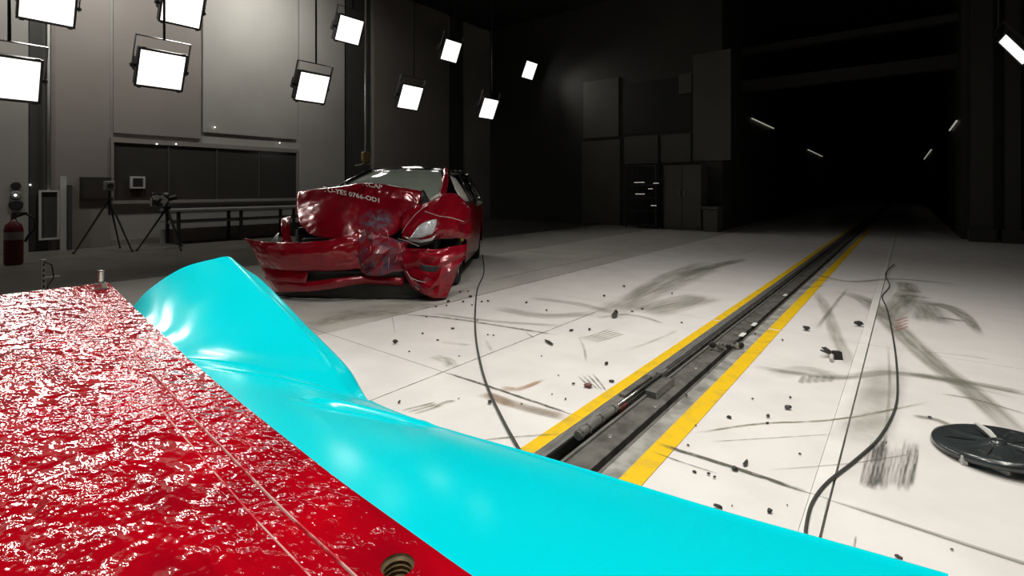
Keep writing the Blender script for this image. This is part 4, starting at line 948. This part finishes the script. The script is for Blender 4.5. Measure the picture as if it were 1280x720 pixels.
special = [(769, 396, 27, M_deb, 'long black torn strip on the floor left of the rail', .3, .35), (686, 430, 24, M_deb, 'thin ragged dark strip lying nearest left of the rail middle', .15, .25),
 (1074, 408, 13, M_deb, 'small dark chunk beside the hose on the right floor', .6, .8), (1008, 413, 11, M_deb, 'dark fragment just right of the rail near the white joint mark', .5, .8),
 (735, 484, 16, M_debr, 'reddish brown fragment on scuffed floor left of the rail', .4, .7), (918, 588, 13, M_deb, 'dark chunk by the dirty floor joint right of the rail', .6, .8),
 (897, 636, 15, M_deb, 'oblong dark chunk just beyond the cyan sheet edge', .5, .4), (962, 641, 11, M_deb, 'small dark chunk on plain white floor past cyan sheet', .6, .6),
 (1122, 699, 12, M_deb, 'dark flat fragment nearest the cyan sheet right corner', .4, .6), (932, 581, 18, M_deb, 'thin dark sliver lying along the dirty floor joint', .25, .35),
 (494, 430, 9, M_deb, 'dark clump on the floor below the car, left', .7, .9), (1145 , 476, 0, None, '', 0, 0)]
for px, py, wd, m, lb, fl_, asp in special:
    if m: chunk(px, py, wd, m, lb, None, fl_, asp)
small = [(566, 412, 5), (602, 378, 4), (610, 377, 4), (588, 372, 5), (579, 378, 4), (575, 366, 4), (560, 378, 5), (553, 372, 4), (558, 383, 4), (545, 384, 4), (533, 397, 4), (585, 365, 3), (590, 382, 4), (597, 401, 3), (528, 418, 4), (547, 426, 4), (512, 440, 3), (574, 446, 3), (610, 419, 3), (617, 420, 3), (499, 504, 6), (612, 505, 7), (573, 499, 3), (658, 379, 5), (683, 389, 4), (755, 371, 5), (780, 359, 4), (714, 414, 6), (737, 413, 6), (698, 470, 3), (717, 481, 5), (758, 456, 7), (765, 478, 7), (707, 500, 4), (677, 446, 3), (652, 506, 4), (690, 494, 3), (893, 598, 5), (886, 594, 5), (868, 591, 5), (880, 643, 6), (885, 638, 3), (912, 523, 8), (960, 522, 7), (959, 530, 5), (985, 512, 9), (941, 500, 4), (978, 426, 4), (1162, 523, 5), (988, 498, 4), (870, 533, 4), (1000, 569, 4), (915, 633, 3), (984, 633, 3), (860, 558, 4), (840, 368, 4), (803, 387, 4), (790, 390, 4), (852, 404, 4), (944, 418, 4), (858, 495, 5), (1190, 688, 4)]
def crumb(px, py):
    if px < 620 and py < 400: return 'tiny black crumb among those strewn by the torn bumper of the car', 'black crumbs by the car'
    if px < 640: return 'tiny black crumb among the few left of the thin dark cord', 'black crumbs near the thin cord'
    if px < 845 and py < 510: return 'tiny black crumb among those left of the rail, right of the thin cord', 'black crumbs left of the rail'
    if py > 570: return 'tiny black crumb among those right of the rail near the cyan sheet', 'black crumbs by the cyan sheet'
    return 'tiny black crumb among those between the rail and the dark hose', 'black crumbs right of the rail'
for px, py, wd in small:
    if wd: chunk(px, py, wd*1.15, M_deb, *crumb(px, py), .5, .7)
# two larger broken parts
p = G(1041, 448); bp = empty('broken_bracket', p, 'dark broken bracket with white stub on the floor right of rail', 'car part')
MB().add([p+RT*x+FW*y+Vector((0, 0, z)) for x, y, z in ((-.01, -.03, 0), (.05, -.035, 0), (.06, .02, 0), (.02, .05, 0), (-.005, -.02, .05), (.045, -.03, .055), (.055, .015, .05), (.02, .04, .045))], [(0, 3, 2, 1), (4, 5, 6, 7), (0, 1, 5, 4), (1, 2, 6, 5), (2, 3, 7, 6), (3, 0, 4, 7)]).build('bracket_body', M_deb, bp)
for q in (((-.005, .0, .03), (-.07, .03, .05)), ((.0, .02, .03), (-.04, .06, .06)), ((.01, .03, .03), (.0, .09, .05))): MB().tube([p+RT*a+FW*b+Vector((0, 0, c)) for a, b, c in q], [.012, .006], 6).build('prong', M_deb, bp)
MB().tube([p+RT*-.02+FW*-.02+Vector((0, 0, .03)), p+RT*-.06+FW*-.08+Vector((0, 0, .015))], .012, 8).build('white_stub', M_lgrey, bp)
p = G(907, 437, -.004); bp = empty('broken_lamp_part', p+Vector((0, 0, .001)), 'crumpled silver and black part lying in the guide rail', 'car part')
for k in range(7):
    r = random.Random(k); c = p+RT*(-.09+.035*k)+FW*r.uniform(-.03, .03)+Vector((0, 0, .03)); rr = r.uniform(.016, .03)
    R = Euler((r.uniform(0, 3), r.uniform(0, 3), 0)).to_matrix()
    MB().lathe([(0, rr*.5), (rr*.7, rr*.45), (rr, 0), (rr*.6, -rr*.5), (0, -rr*.4)], 7, c, R).build('shell_piece', M_silver if k % 3 else M_deb, bp)
p = G(415-0, 0+450) if False else None
chunk(842-7, 677, 7, mat('blue_grey_chip', (.10, .12, .30), .4), 'tiny blue grey chip lying on the cyan sheet', None, .3, .5, z0=.675)
